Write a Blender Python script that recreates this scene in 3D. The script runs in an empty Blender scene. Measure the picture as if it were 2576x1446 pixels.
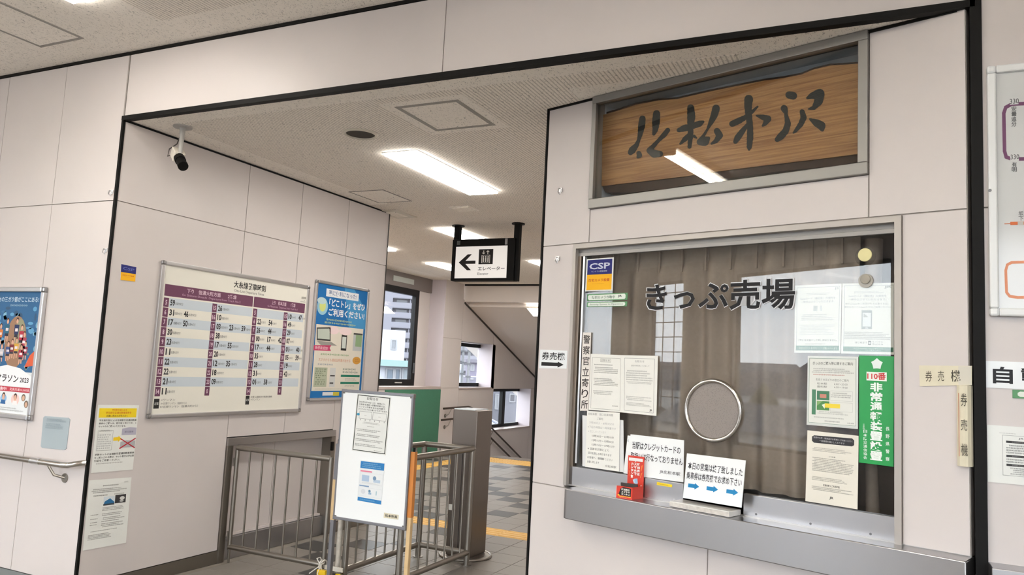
import bpy, bmesh, math, random
from mathutils import Matrix, Vector
random.seed(7)
SC = bpy.context.scene
COL = SC.collection

# ------------------------------------------------------------------ camera
FPX = 1952.56; CW, CH = 2576, 1446
YAW, PITCH, ROLL = -0.448013837, 0.102963462, 0.0506001456
EYE = Vector((0, 0, 1.6))
cy, sy, cp, sp, cr, sr = math.cos(YAW), math.sin(YAW), math.cos(PITCH), math.sin(PITCH), math.cos(ROLL), math.sin(ROLL)
FWD = Vector((sy*cp, cy*cp, sp)); R0 = Vector((cy, -sy, 0)); U0 = R0.cross(FWD)
RGT = R0*cr + U0*sr; UPV = U0*cr - R0*sr
cam = bpy.data.cameras.new('camera'); cam.sensor_width = 36; cam.lens = FPX/CW*36; cam.clip_end = 800
camo = bpy.data.objects.new('camera', cam); COL.objects.link(camo)
camo.matrix_world = Matrix(((RGT.x, UPV.x, -FWD.x, EYE.x), (RGT.y, UPV.y, -FWD.y, EYE.y), (RGT.z, UPV.z, -FWD.z, EYE.z), (0, 0, 0, 1)))
SC.camera = camo

# ------------------------------------------------------------------ world, exposure
SC.view_settings.view_transform = 'Standard'; SC.view_settings.look = 'None'
SC.view_settings.gamma = 1; SC.view_settings.use_curve_mapping = False
SC.view_settings.exposure = 1.04
SKY = 5.6          # overcast sky strength
LAMP = 14.5         # ceiling light strength
w = bpy.data.worlds.new('sky'); SC.world = w; w.use_nodes = True
nt = w.node_tree; bg = nt.nodes['Background']
tc = nt.nodes.new('ShaderNodeTexCoord'); nz = nt.nodes.new('ShaderNodeTexNoise'); nz.inputs['Scale'].default_value = 2.2
nz.inputs['Detail'].default_value = 4
cr_ = nt.nodes.new('ShaderNodeValToRGB')
cr_.color_ramp.elements[0].color = (0.80, 0.87, 1.0, 1); cr_.color_ramp.elements[1].color = (0.96, 0.98, 1.0, 1)
nt.links.new(tc.outputs['Generated'], nz.inputs['Vector']); nt.links.new(nz.outputs['Fac'], cr_.inputs['Fac'])
nt.links.new(cr_.outputs['Color'], bg.inputs['Color']); bg.inputs['Strength'].default_value = SKY

# ------------------------------------------------------------------ frames: pixel -> place on a known plane
def ray(px, py):
    return RGT*((px-CW/2)/FPX) + UPV*(-(py-CH/2)/FPX) + FWD
class Fr:
    def __init__(s, O, U, V, N): s.O, s.U, s.V, s.N = Vector(O), Vector(U), Vector(V), Vector(N)
    def P(s, u, v, n=0): return s.O + s.U*u + s.V*v + s.N*n
    def at(s, px, py, n=0):
        r = ray(px, py); o = s.O + s.N*n; t = (o-EYE).dot(s.N)/r.dot(s.N); q = EYE + r*t - s.O
        return (q.dot(s.U), q.dot(s.V))
YF = 3.435; XH = -4.604; XW = -7.15; ZC = 3.13; ZO = 3.6; TH = 0.299333
FW = Fr((0, YF, 0), (1, 0, 0), (0, 0, 1), (0, -1, 0))
HW = Fr((XH, 0, 0), (0, 1, 0), (0, 0, 1), (1, 0, 0))
WW = Fr((XW, 0, 0), (0, 1, 0), (0, 0, 1), (1, 0, 0))
TU = Vector((math.cos(TH), -math.sin(TH), 0)); TN = Vector((-math.sin(TH), -math.cos(TH), 0))
TR = Vector((0.318, YF, 0)); TL = 2.19
TW = Fr(TR - TU*TL, TU, (0, 0, 1), TN)
CE = Fr((0, 0, ZC), (1, 0, 0), (0, 1, 0), (0, 0, -1))
CO = Fr((0, 0, ZO), (1, 0, 0), (0, 1, 0), (0, 0, -1))
FL = Fr((0, 0, 0), (1, 0, 0), (0, 1, 0), (0, 0, 1))
def yfr(y): return Fr((0, y, 0), (1, 0, 0), (0, 0, 1), (0, -1, 0))
def xfr(x): return Fr((x, 0, 0), (0, 1, 0), (0, 0, 1), (1, 0, 0))

# ------------------------------------------------------------------ materials
def lin(c):
    return tuple(((v/255)/12.92 if v/255 <= 0.04045 else ((v/255+0.055)/1.055)**2.4) for v in c) + (1,)
MATS = {}
def mat(name, rgb, rough=0.6, metal=0.0, noise=0.0, nscale=20, bump=0.0, bscale=200, spec=None, emit=0):
    if name in MATS: return MATS[name]
    m = bpy.data.materials.new(name); m.use_nodes = True; MATS[name] = m
    t = m.node_tree; b = t.nodes['Principled BSDF']; L = t.links
    c = lin(rgb); b.inputs['Base Color'].default_value = c
    b.inputs['Roughness'].default_value = rough; b.inputs['Metallic'].default_value = metal
    if spec is not None: b.inputs['Specular IOR Level'].default_value = spec
    co = t.nodes.new('ShaderNodeTexCoord')
    if noise:
        n = t.nodes.new('ShaderNodeTexNoise'); n.inputs['Scale'].default_value = nscale; n.inputs['Detail'].default_value = 5
        L.new(co.outputs['Object'], n.inputs['Vector'])
        r = t.nodes.new('ShaderNodeValToRGB')
        r.color_ramp.elements[0].position = .3; r.color_ramp.elements[1].position = .7
        r.color_ramp.elements[0].color = tuple(v*(1-noise) for v in c[:3])+(1,)
        r.color_ramp.elements[1].color = tuple(min(1, v*(1+noise)) for v in c[:3])+(1,)
        L.new(n.outputs['Fac'], r.inputs['Fac']); L.new(r.outputs['Color'], b.inputs['Base Color'])
    if bump:
        n2 = t.nodes.new('ShaderNodeTexNoise'); n2.inputs['Scale'].default_value = bscale
        L.new(co.outputs['Object'], n2.inputs['Vector'])
        bp = t.nodes.new('ShaderNodeBump'); bp.inputs['Strength'].default_value = bump; bp.inputs['Distance'].default_value = .002
        L.new(n2.outputs['Fac'], bp.inputs['Height']); L.new(bp.outputs['Normal'], b.inputs['Normal'])
    if emit:
        b.inputs['Emission Color'].default_value = c; b.inputs['Emission Strength'].default_value = emit
    return m
def ink(rgb): return mat('print_%d_%d_%d' % tuple(rgb), rgb, 0.75)
def steel(name, rgb, rough, stretch):
    if name in MATS: return MATS[name]
    m = mat(name, rgb, rough, 1.0); t = m.node_tree; b = t.nodes['Principled BSDF']; L = t.links
    co = t.nodes.new('ShaderNodeTexCoord'); mp = t.nodes.new('ShaderNodeMapping'); mp.inputs['Scale'].default_value = stretch
    n = t.nodes.new('ShaderNodeTexNoise'); n.inputs['Scale'].default_value = 6; n.inputs['Detail'].default_value = 6
    r = t.nodes.new('ShaderNodeMapRange'); r.inputs['To Min'].default_value = rough*.85; r.inputs['To Max'].default_value = rough*1.15
    L.new(co.outputs['Object'], mp.inputs['Vector']); L.new(mp.outputs['Vector'], n.inputs['Vector'])
    L.new(n.outputs['Fac'], r.inputs['Value']); L.new(r.outputs['Result'], b.inputs['Roughness'])
    return m
def glass(name, ior=1.5, rgb=(243, 244, 243), gain=1.15):
    m = bpy.data.materials.new(name); m.use_nodes = True; t = m.node_tree; t.nodes.clear(); L = t.links
    o = t.nodes.new('ShaderNodeOutputMaterial'); mx = t.nodes.new('ShaderNodeMixShader')
    tr = t.nodes.new('ShaderNodeBsdfTransparent'); tr.inputs['Color'].default_value = lin(rgb)
    gl = t.nodes.new('ShaderNodeBsdfGlossy'); gl.inputs['Roughness'].default_value = 0.0
    lw = t.nodes.new('ShaderNodeLayerWeight'); lw.inputs['Blend'].default_value = .5
    pw = t.nodes.new('ShaderNodeMath'); pw.operation = 'POWER'; pw.inputs[1].default_value = 5
    mu = t.nodes.new('ShaderNodeMath'); mu.operation = 'MULTIPLY_ADD'; mu.use_clamp = True
    f0 = ((ior-1)/(ior+1))**2; mu.inputs[1].default_value = (1-f0)*gain; mu.inputs[2].default_value = f0*gain
    L.new(lw.outputs['Facing'], pw.inputs[0]); L.new(pw.outputs[0], mu.inputs[0]); L.new(mu.outputs[0], mx.inputs['Fac'])
    L.new(tr.outputs[0], mx.inputs[1]); L.new(gl.outputs[0], mx.inputs[2]); L.new(mx.outputs[0], o.inputs['Surface'])
    return m
M_wall = mat('wall_panel', (205, 198, 196), 0.42, noise=.02, nscale=1.5, bump=.05, bscale=300)
M_joint = mat('panel_joint', (152, 145, 139), 0.8)
M_black = mat('black_trim', (12, 11, 10), 0.6, spec=.2)
M_steel = steel('stainless', (176, 174, 172), 0.33, (1, 1, 1))
M_steel_h = mat('brushed_stainless', (176, 176, 179), 0.30, 1.0)
M_case = mat('case_frame_steel', (150, 148, 145), .5, .85)
M_track = mat('track_aluminium', (150, 148, 146), .5, .5)
M_steel_d = steel('stainless_tube', (150, 145, 138), 0.36, (3, 3, 3))
M_col = steel('brushed_column', (128, 120, 114), 0.36, (20, 20, .3))
M_alu = mat('aluminium', (205, 205, 206), 0.32, 1.0)
M_paper = mat('paper', (232, 232, 226), 0.55, noise=.015, nscale=12)
M_papergloss = mat('laminated_paper', (228, 230, 226), 0.18, noise=.01, nscale=9)
M_cream = mat('cream_paper', (214, 207, 184), 0.6, noise=.05, nscale=14)
M_white = mat('white_board', (240, 243, 244), 0.22)
M_glass = glass('window_glass', 1.5)
M_glass2 = glass('case_glass', 1.5, gain=1.1)
M_lamp = mat('lamp_diffuser', (255, 249, 240), .5, emit=LAMP)
M_tube = mat('fluorescent_tube', (255, 248, 236), .5, emit=LAMP*2.3)
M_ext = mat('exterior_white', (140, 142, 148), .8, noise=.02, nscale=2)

def ceiling_mat(name, rgb, grooves):
    m = mat(name, rgb, .85); t = m.node_tree; b = t.nodes['Principled BSDF']; L = t.links
    co = t.nodes.new('ShaderNodeTexCoord')
    # fissured mineral-fibre flecks
    mp = t.nodes.new('ShaderNodeMapping'); mp.inputs['Scale'].default_value = (110, 46, 46)
    n = t.nodes.new('ShaderNodeTexNoise'); n.inputs['Scale'].default_value = 1; n.inputs['Detail'].default_value = 3; n.inputs['Distortion'].default_value = 1.5
    L.new(co.outputs['Object'], mp.inputs['Vector']); L.new(mp.outputs['Vector'], n.inputs['Vector'])
    r = t.nodes.new('ShaderNodeValToRGB'); c = lin(rgb)
    r.color_ramp.elements[0].position = .32; r.color_ramp.elements[0].color = tuple(v*.45 for v in c[:3])+(1,)
    r.color_ramp.elements[1].position = .42; r.color_ramp.elements[1].color = c
    L.new(n.outputs['Fac'], r.inputs['Fac'])
    out = r.outputs['Color']
    if grooves:
        sx = t.nodes.new('ShaderNodeSeparateXYZ'); L.new(co.outputs['Object'], sx.inputs[0])
        mu = t.nodes.new('ShaderNodeMath'); mu.operation = 'MULTIPLY'; mu.inputs[1].default_value = 1/0.0235
        L.new(sx.outputs['X'], mu.inputs[0])
        fr = t.nodes.new('ShaderNodeMath'); fr.operation = 'FRACT'; L.new(mu.outputs[0], fr.inputs[0])
        lt = t.nodes.new('ShaderNodeMath'); lt.operation = 'LESS_THAN'; lt.inputs[1].default_value = .34; L.new(fr.outputs[0], lt.inputs[0])
        mx = t.nodes.new('ShaderNodeMixRGB'); mx.blend_type = 'MULTIPLY'; mx.inputs['Color2'].default_value = (.68, .67, .66, 1)
        L.new(lt.outputs[0], mx.inputs['Fac']); L.new(out, mx.inputs['Color1']); out = mx.outputs['Color']
        bp = t.nodes.new('ShaderNodeBump'); bp.inputs['Strength'].default_value = .5; bp.inputs['Distance'].default_value = .004; bp.invert = True
        L.new(lt.outputs[0], bp.inputs['Height']); L.new(bp.outputs['Normal'], b.inputs['Normal'])
    L.new(out, b.inputs['Base Color'])
    return m
M_ceil = ceiling_mat('ceiling_board', (244, 238, 229), False)
M_groove = ceiling_mat('grooved_ceiling_board', (244, 237, 227), True)

# ------------------------------------------------------------------ mesh builder
class MB:
    def __init__(s): s.v, s.f = [], []
    def add(s, vs, fs):
        k = len(s.v); s.v += [Vector(p) for p in vs]; s.f += [tuple(i+k for i in f) for f in fs]; return s
    def box(s, fr, u0, u1, v0, v1, n0, n1):
        vs = [fr.P(u, v, n) for n in (n0, n1) for (u, v) in ((u0, v0), (u1, v0), (u1, v1), (u0, v1))]
        return s.add(vs, [(3, 2, 1, 0), (4, 5, 6, 7), (0, 1, 5, 4), (1, 2, 6, 5), (2, 3, 7, 6), (3, 0, 4, 7)])
    def prism(s, fr, uv, n0, n1):
        k = len(uv); vs = [fr.P(u, v, n0) for u, v in uv] + [fr.P(u, v, n1) for u, v in uv]
        return s.add(vs, [tuple(range(k-1, -1, -1)), tuple(range(k, 2*k))] + [(i, (i+1) % k, k+(i+1) % k, k+i) for i in range(k)])
    def quad(s, pts): return s.add(pts, [tuple(range(len(pts)))])
    def tube(s, pts, r, seg=10, cap=True):
        pts = [Vector(p) for p in pts]; rs = r if isinstance(r, (list, tuple)) else [r]*len(pts)
        rings = []; prev = None
        for i, p in enumerate(pts):
            a = pts[max(i-1, 0)]; b = pts[min(i+1, len(pts)-1)]; d = (b-a).normalized()
            if prev is None:
                h = Vector((0, 0, 1)) if abs(d.z) < .9 else Vector((1, 0, 0))
                x = d.cross(h).normalized()
            else: x = (prev - d*prev.dot(d)).normalized()
            prev = x; y = d.cross(x)
            rings.append([p + (x*math.cos(t) + y*math.sin(t))*rs[i] for t in [2*math.pi*j/seg for j in range(seg)]])
        vs = [q for rg in rings for q in rg]; fs = []
        for i in range(len(pts)-1):
            for j in range(seg):
                fs.append((i*seg+j, i*seg+(j+1) % seg, (i+1)*seg+(j+1) % seg, (i+1)*seg+j))
        if cap: fs += [tuple(range(seg-1, -1, -1)), tuple((len(pts)-1)*seg+j for j in range(seg))]
        return s.add(vs, fs)
    def ring(s, fr, u, v, n, R, r, seg=40, sg=10, ry=None):
        ry = ry or R; vs = []; fs = []
        for i in range(seg):
            a = 2*math.pi*i/seg
            for j in range(sg):
                b = 2*math.pi*j/sg; k = r*math.cos(b)
                vs.append(fr.P(u+(R+k)*math.cos(a), v+(ry+k)*math.sin(a), n+r*math.sin(b)))
        for i in range(seg):
            for j in range(sg):
                fs.append((i*sg+j, ((i+1) % seg)*sg+j, ((i+1) % seg)*sg+(j+1) % sg, i*sg+(j+1) % sg))
        return s.add(vs, fs)
    def disc(s, fr, u, v, R, n0, n1, seg=32, ry=None):
        ry = ry or R
        return s.prism(fr, [(u+R*math.cos(2*math.pi*i/seg), v+ry*math.sin(2*math.pi*i/seg)) for i in range(seg)], n0, n1)
    def frame(s, fr, u0, u1, v0, v1, w, n0, n1):
        s.box(fr, u0, u1, v0, v0+w, n0, n1); s.box(fr, u0, u1, v1-w, v1, n0, n1)
        s.box(fr, u0, u0+w, v0+w, v1-w, n0, n1); s.box(fr, u1-w, u1, v0+w, v1-w, n0, n1); return s

WORLD = {}
def wm(o): return WORLD.get(o.name, Matrix())
def build(name, mb, m, parent=None, smooth=False, kind=None, bevel=0, loc=None, label=None):
    me = bpy.data.meshes.new(name)
    base = wm(parent) if parent else Matrix()
    if loc is not None: base = Matrix.Translation(Vector(loc))
    inv = base.inverted()
    me.from_pydata([tuple(inv @ p) for p in mb.v], [], mb.f); me.update()
    bm = bmesh.new(); bm.from_mesh(me)
    bmesh.ops.recalc_face_normals(bm, faces=bm.faces); bm.to_mesh(me); bm.free()
    if smooth:
        for p in me.polygons: p.use_smooth = True
        try: me.set_sharp_from_angle(angle=math.radians(40))
        except Exception: pass
    me.materials.append(m)
    o = bpy.data.objects.new(name, me); COL.objects.link(o)
    if parent:
        o.parent = parent; WORLD[o.name] = base
    else:
        o.matrix_world = base; WORLD[o.name] = base
    if bevel:
        md = o.modifiers.new('bevel', 'BEVEL'); md.width = bevel; md.segments = 2; md.limit_method = 'ANGLE'
    if kind: o['kind'] = kind
    if label: o['label'] = label
    return o
def tag(o, label, cat, group=None):
    o['label'] = label; o['category'] = cat
    if group: o['group'] = group
    return o
def thing(name, label, cat, loc=(0, 0, 0), group=None):
    o = bpy.data.objects.new(name, None); COL.objects.link(o); o.location = loc; o.empty_display_size = .05
    WORLD[o.name] = Matrix.Translation(Vector(loc)); return tag(o, label, cat, group)

# ------------------------------------------------------------------ lettering
TCACHE = {}
def glyphs(s, bold):
    k = (s, bold)
    if k not in TCACHE:
        cu = bpy.data.curves.new('t', 'FONT'); cu.body = s; cu.resolution_u = 2; cu.offset = bold; cu.size = 1
        ob = bpy.data.objects.new('t', cu); me = bpy.data.meshes.new_from_object(ob)
        vs = [(v.co.x, v.co.y) for v in me.vertices]; fs = [tuple(p.vertices) for p in me.polygons]
        bpy.data.objects.remove(ob); bpy.data.curves.remove(cu); bpy.data.meshes.remove(me)
        x0 = min(v[0] for v in vs); x1 = max(v[0] for v in vs); y0 = min(v[1] for v in vs); y1 = max(v[1] for v in vs)
        TCACHE[k] = ([((x-x0)/max(x1-x0, 1e-6), (y-y0)/max(y1-y0, 1e-6)) for x, y in vs], fs)
    return TCACHE[k]

class Sheet:
    """four picture corners of a flat thing lying in a known plane; s runs right, t runs down"""
    def __init__(S, fr, tl, tr, br, bl, n=0, px=True):
        S.fr, S.n = fr, n
        c = [fr.at(*p, n) if px else p for p in (tl, tr, br, bl)]
        S.c = [Vector((a, b)) for a, b in c]; S.layers = {}
    def uv(S, s, t):
        a, b, c, d = S.c
        return (a*(1-s)+b*s)*(1-t) + (d*(1-s)+c*s)*t
    def P(S, s, t, dn=0):
        q = S.uv(s, t); return S.fr.P(q.x, q.y, S.n+dn)
    def slab(S, name, m, th=.002, parent=None, **k):
        mb = MB().prism(S.fr, [tuple(q) for q in (S.c[3], S.c[2], S.c[1], S.c[0])], S.n-th, S.n)
        return build(name, mb, m, parent, loc=None if parent else S.P(.5, 1), **k)
    def lay(S, name, rgb, lift=.0008):
        return S.layers.setdefault((name, tuple(rgb), lift), MB())
    def txt(S, s, s0, t0, s1, t1, rgb=(40, 40, 42), bold=0.0, lift=.0008, name='lettering'):
        vs, fs = glyphs(s, bold)
        S.lay(name, rgb, lift).add([S.P(s0+x*(s1-s0), t1+y*(t0-t1), lift) for x, y in vs], fs)
    def vtxt(S, s, s0, t0, s1, t1, rgb=(40, 40, 42), bold=0.0, pad=.12, lift=.0008):
        h = (t1-t0)/len(s)
        for i, ch in enumerate(s):
            S.txt(ch, s0, t0+h*(i+pad), s1, t0+h*(i+1-pad), rgb, bold, lift)
    def rect(S, s0, t0, s1, t1, rgb, lift=.0004, name='printed_block'):
        S.lay(name, rgb, lift).quad([S.P(s0, t1, lift), S.P(s1, t1, lift), S.P(s1, t0, lift), S.P(s0, t0, lift)])
    def poly(S, pts, rgb, lift=.0006, name='printed_block'):
        S.lay(name, rgb, lift).quad([S.P(a, b, lift) for a, b in pts])
    def oval(S, s, t, rs, rt, rgb, lift=.0006, k=20):
        S.poly([(s+rs*math.cos(2*math.pi*i/k), t-rt*math.sin(2*math.pi*i/k)) for i in range(k)], rgb, lift)
    def box(S, s0, t0, s1, t1, w, h, rgb, lift=.0006):
        S.rect(s0, t0, s1, t0+h, rgb, lift, 'printed_border'); S.rect(s0, t1-h, s1, t1, rgb, lift, 'printed_border')
        S.rect(s0, t0, s0+w, t1, rgb, lift, 'printed_border'); S.rect(s1-w, t0, s1, t1, rgb, lift, 'printed_border')
    def lines(S, s0, t0, s1, t1, rows, rgb=(120, 120, 120), cw=.018, fill=.55, ragged=.3, seed=1, name='text_rows'):
        rd = random.Random(seed); mb = S.lay(name, rgb, .0008); h = (t1-t0)/rows
        for r in range(rows):
            a = s0 + (.0 if rd.random() > .2 else .03); e = s1 - (s1-s0)*ragged*rd.random()**2
            y0 = t0+h*r+h*(1-fill)/2; hh = h*fill
            while a < e:
                ww = min(cw*rd.uniform(.6, 1.2), e-a); k = rd.random()
                for (p, q, x, y) in (((0, .0, 1, .22), (.1, .4, .9, .62), (0, .78, 1, 1)) if k < .4 else ((0, .35, 1, .6), (.35, 0, .62, 1)) if k < .75 else ((0, 0, .3, 1), (.55, .1, 1, .4), (.5, .65, .95, .9))):
                    mb.quad([S.P(a+ww*p, y0+hh*y, .0008), S.P(a+ww*x, y0+hh*y, .0008), S.P(a+ww*x, y0+hh*q, .0008), S.P(a+ww*p, y0+hh*q, .0008)])
                a += ww*1.18
    def done(S, parent):
        for (nm, rgb, lift), mb in S.layers.items():
            if mb.f: build(nm, mb, ink(rgb), parent, kind='stuff' if len(mb.f) > 1 and not nm.startswith('arrow') else None)
def jr(S, s0, t0, s1, t1, rgb):
    """the railway's initials as printed on its notices"""
    S.txt('JR', s0, t0, s1, t1, rgb, .03)

# ================================================================== THE SETTING
def panel_wall(name, fr, panels, depth=.10, m=M_wall, back=True, gap=.003):
    """a wall body with the dark joint colour and one child for each facing panel"""
    mb = MB()
    for (u0, u1, v0, v1) in panels: mb.box(fr, u0, u1, v0, v1, -depth, -.006)
    body = build(name, mb, M_joint, kind='structure', loc=fr.P(panels[0][0], 0, 0))
    for (u0, u1, v0, v1) in panels:
        build('panel', MB().box(fr, u0+gap, u1-gap, v0+gap, v1-gap, -.0058, 0), m, body)
    return body
# front wall left of the opening
us = [-13.0, -11.2, -9.35, -7.5, -6.575, -5.918, -5.26, XH-.012]
pl = []
for a, b in zip(us[:-1], us[1:]): pl += [(a, b, .09, 2.575), (a, b, 2.575, ZO-.02)]
panel_wall('wall_left', FW, pl, depth=.12)
build('baseboard_left', MB().box(FW, -13, XH, 0, .088, -.1, .004), mat('baseboard_grey', (120, 124, 124), .4), kind='structure')
# header above the opening
panel_wall('wall_header', FW, [(XH, -2.13, 3.15, ZO-.02), (-2.13, .318, 3.15, ZO-.02), (.318, 2.4, 3.15, ZO-.02)], depth=.12)
build('trim_1', MB().box(FW, -13, 4, ZO-.02, ZO, -.12, .006), M_black, kind='structure')
build('trim_2', MB().box(FW, XH-.012, .33, 3.12, 3.15, -.03, .012), M_black, kind='structure')
build('trim_3', MB().box(FW, XH-.012, XH+.006, 0, 3.15, -.008, .01), M_black, kind='structure')
# front wall right of the ticket wall
zj = FW.at(2482, 522)[1]
panel_wall('wall_right', FW, [(.335, 1.6, .965, zj), (.335, 1.6, zj, 3.15), (1.6, 4.0, .965, zj), (1.6, 4.0, zj, 3.15), (.335, 4, .0, .90), (2.4, 4.0, 3.15, ZO-.02)], depth=.12)
build('trim_4', MB().box(FW, .312, .352, .0, 3.15, -.03, .012), M_black, kind='structure')
# hall wall
hp = [(YF+.006, 4.60, .095, 2.575), (YF+.006, 4.60, 2.575, ZC)]
for a, b in ((4.60, 5.24), (5.24, 5.90)): hp += [(a, b, .95, 2.575), (a, b, 2.575, ZC)]
hp += [(5.90, 6.57, .095, 2.575), (5.90, 6.57, 2.575, ZC)]
hall = panel_wall('wall_hall', HW, hp, depth=.16)
build('trim_5', MB().box(HW, YF, 6.57, ZC-.014, ZC-.002, -.01, .006), M_black, kind='structure')
build('trim_6', MB().box(HW, 6.565, 6.578, 0, ZC, -.16, .004), mat('dark_edge', (48, 40, 36), .5), kind='structure')
build('baseboard_hall', MB().box(HW, YF+.006, 4.60, 0, .093, -.1, .006).box(HW, 5.93, 6.57, 0, .093, -.1, .006), M_steel_d, kind='structure')
# closed recess in the hall wall: stainless frame round two set-back panels
rec = thing('recess_frame', 'stainless steel frame around the closed recess low in the hall wall behind the gate', 'wall frame', HW.P(5.25, 0))
build('frame_top', MB().box(HW, 4.60, 5.93, .885, .945, -.16, .018), M_steel, rec, bevel=.003)
build('frame_post', MB().box(HW, 4.60, 4.66, 0, .885, -.16, .018), M_steel_d, rec, bevel=.003)
build('frame_post', MB().box(HW, 5.87, 5.93, 0, .885, -.16, .018), M_steel_d, rec, bevel=.003)
build('kick_plate', MB().box(HW, 4.66, 5.87, 0, .165, -.16, -.02), M_steel_h, rec)
build('ledge', MB().box(HW, 4.66, 5.87, .168, .186, -.158, -.055), M_wall, rec)
for a, b in ((4.66, 5.24), (5.245, 5.87)): build('recess_panel', MB().box(HW, a, b, .187, .885, -.16, -.09), M_wall, rec)
build('latch', MB().box(HW, 5.855, 5.885, .76, .84, .018, .04), M_black, rec, bevel=.004)
# return wall behind the hall block, corridor side
build('wall_return', MB().box(FW, -7.5, XH-.16, 0, ZC, -3.135, -3.035), M_wall, kind='structure')

# ticket wall (turned 17 degrees out of the front wall)
uWL, zWT = TW.at(1452, 626); uWR = TW.at(2267, 900)[0]
uS0, _ = TW.at(1490, 400); uS1, _ = TW.at(2186, 300); zS0 = 2.492; zS1 = 3.128
ZK = .986
zT = TW.at(1716, 589)[1]
tp = [(0, uWL-.02, .97, zT), (uWR+.004, TL-.02, ZK, zT), (0, uS0, zT, ZC), (uS0, uS1, zT, zS0), (uS1, TL-.02, zT, ZC), (uWL-.02, uWR+.004, zWT+.002, zT)]
uj = TW.at(1780, 1400)[0]
tp += [(0, uj, .09, .97), (uj, TL-.02, .09, .97)]
panel_wall('wall_ticket', TW, tp, depth=.10)
build('baseboard_ticket', MB().box(TW, 0, TL, 0, .09, -.1, .004), M_steel_d, kind='structure')
build('trim_7', MB().box(TW, -.012, .0, 0, ZC, -.1, .006), M_black, kind='structure')
build('trim_8', MB().box(TW, 0, TL-.05, ZC-.014, ZC-.001, -.1, .007), M_black, kind='structure')
sidefr = Fr(TW.P(-.004, 0, -.10), (0, 1, 0), (0, 0, 1), (-1, 0, 0))
build('wall_side', MB().box(sidefr, 0, 13.5, -4, ZC, -.1, 0), M_wall, kind='structure')
# ticket office behind: floor, back and ceiling keep it dark
offm = mat('office_wall', (150, 146, 140), .8)
ofc = MB().box(TW, .12, 3.2, 0, 3.3, -2.3, -2.2); ofc.box(TW, .12, 3.2, 3.16, 3.26, -2.3, -.12); ofc.box(TW, .12, 3.2, -.05, .0, -2.3, -.12)
ofc.box(TW, 3.2, 3.3, 0, 3.2, -2.3, 1.0); ofc.box(TW, .05, .12, 0, 3.2, -2.3, -.12)
build('wall_office', ofc, offm, kind='structure')

# west wall with windows, and its stair part
y1, zsill = 12.13, 1.19
uw = WW.at
panel_wall('wall_west', WW, [(6.0, 10.2, 0, ZC), (10.2, y1, 0, zsill), (y1, 12.80, 0, 1.175), (y1, 12.80, 1.175, 2.083), (y1, 12.80, 2.083, ZC),
    (12.80, 14.13, 2.05, 2.84), (14.13, 17.5, 1.155, 2.3), (12.80, 14.25, -1.5, 1.16), (14.25, 16.14, -2.5, .31), (16.14, 17.5, -2.5, 1.155), (14.13, 14.25, 1.16, 2.05), ], depth=.34)
# stair ceiling
def sz(y): return 2.80 - (y-12.83)*.391
st = MB(); a = [(-8.2, 13.03), (-1.6, 13.03), (-1.6, 18.0), (-8.2, 18.0)]
st.add([Vector((x, y, sz(y))) for x, y in a] + [Vector((x, y, sz(y)+.3)) for x, y in a], [(0, 1, 2, 3), (7, 6, 5, 4), (0, 4, 5, 1), (1, 5, 6, 2), (2, 6, 7, 3), (3, 7, 4, 0)])
st.box(yfr(12.83), -7.2, -1.6, 2.80, ZC, -.2, 0)
build('ceiling_stair', st, mat('stair_ceiling', (222, 214, 208), .8), kind='structure')
build('trim_9', MB().box(yfr(12.83), -7.15, -1.7, ZC-.03, ZC+.0, -.0, .02), M_black, kind='structure')
tt = MB(); fsl = XW+.012
tt.add([Vector((x, y, sz(y)+dz)) for x in (XW-.01, fsl) for y, dz in ((12.84, -.035), (17.4, -.035), (17.4, .0), (12.84, .0))], [(0, 1, 2, 3), (7, 6, 5, 4), (0, 4, 5, 1), (1, 5, 6, 2), (2, 6, 7, 3), (3, 7, 4, 0)])
build('trim_10', tt, mat('dark_edge', (48, 40, 36), .5), kind='structure')

build('wall_stair_end', MB().box(yfr(17.6), -7.5, -1.6, -7, 3.0, -.15, 0), M_wall, kind='structure')
# ceilings
build('ceiling_hall', MB().box(CE, -4.75, -1.5, YF+.16, 6.6, -.1, 0).box(CE, -7.5, -1.5, 6.6, 12.83, -.1, 0).box(CE, -4.75, .40, YF+.03, YF+.16, -.1, 0).box(CE, -1.5, .4, YF+.16, 4.2, -.1, 0), M_ceil, kind='structure')
for o in [bpy.data.objects['ceiling_hall']]:
    g = MB()
    g.box(CE, -4.35, -1.55, YF+.19, 6.2, .0, .0015); g.box(CE, -7.0, -1.55, 6.2, 12.7, .0, .0015)
    g.box(CE, -1.55, -.62, YF+.19, 3.80, .0, .0015)
    build('grooved_field', g, M_groove, o)
build('ceiling_concourse', MB().box(CO, -13, 4, -3.2, YF+.05, -.1, 0), M_ceil, kind='structure')
build('grooved_field', MB().box(CO, -3.98, 3.8, -3.0, 3.15, 0, .0015), M_groove, bpy.data.objects['ceiling_concourse'])

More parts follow.
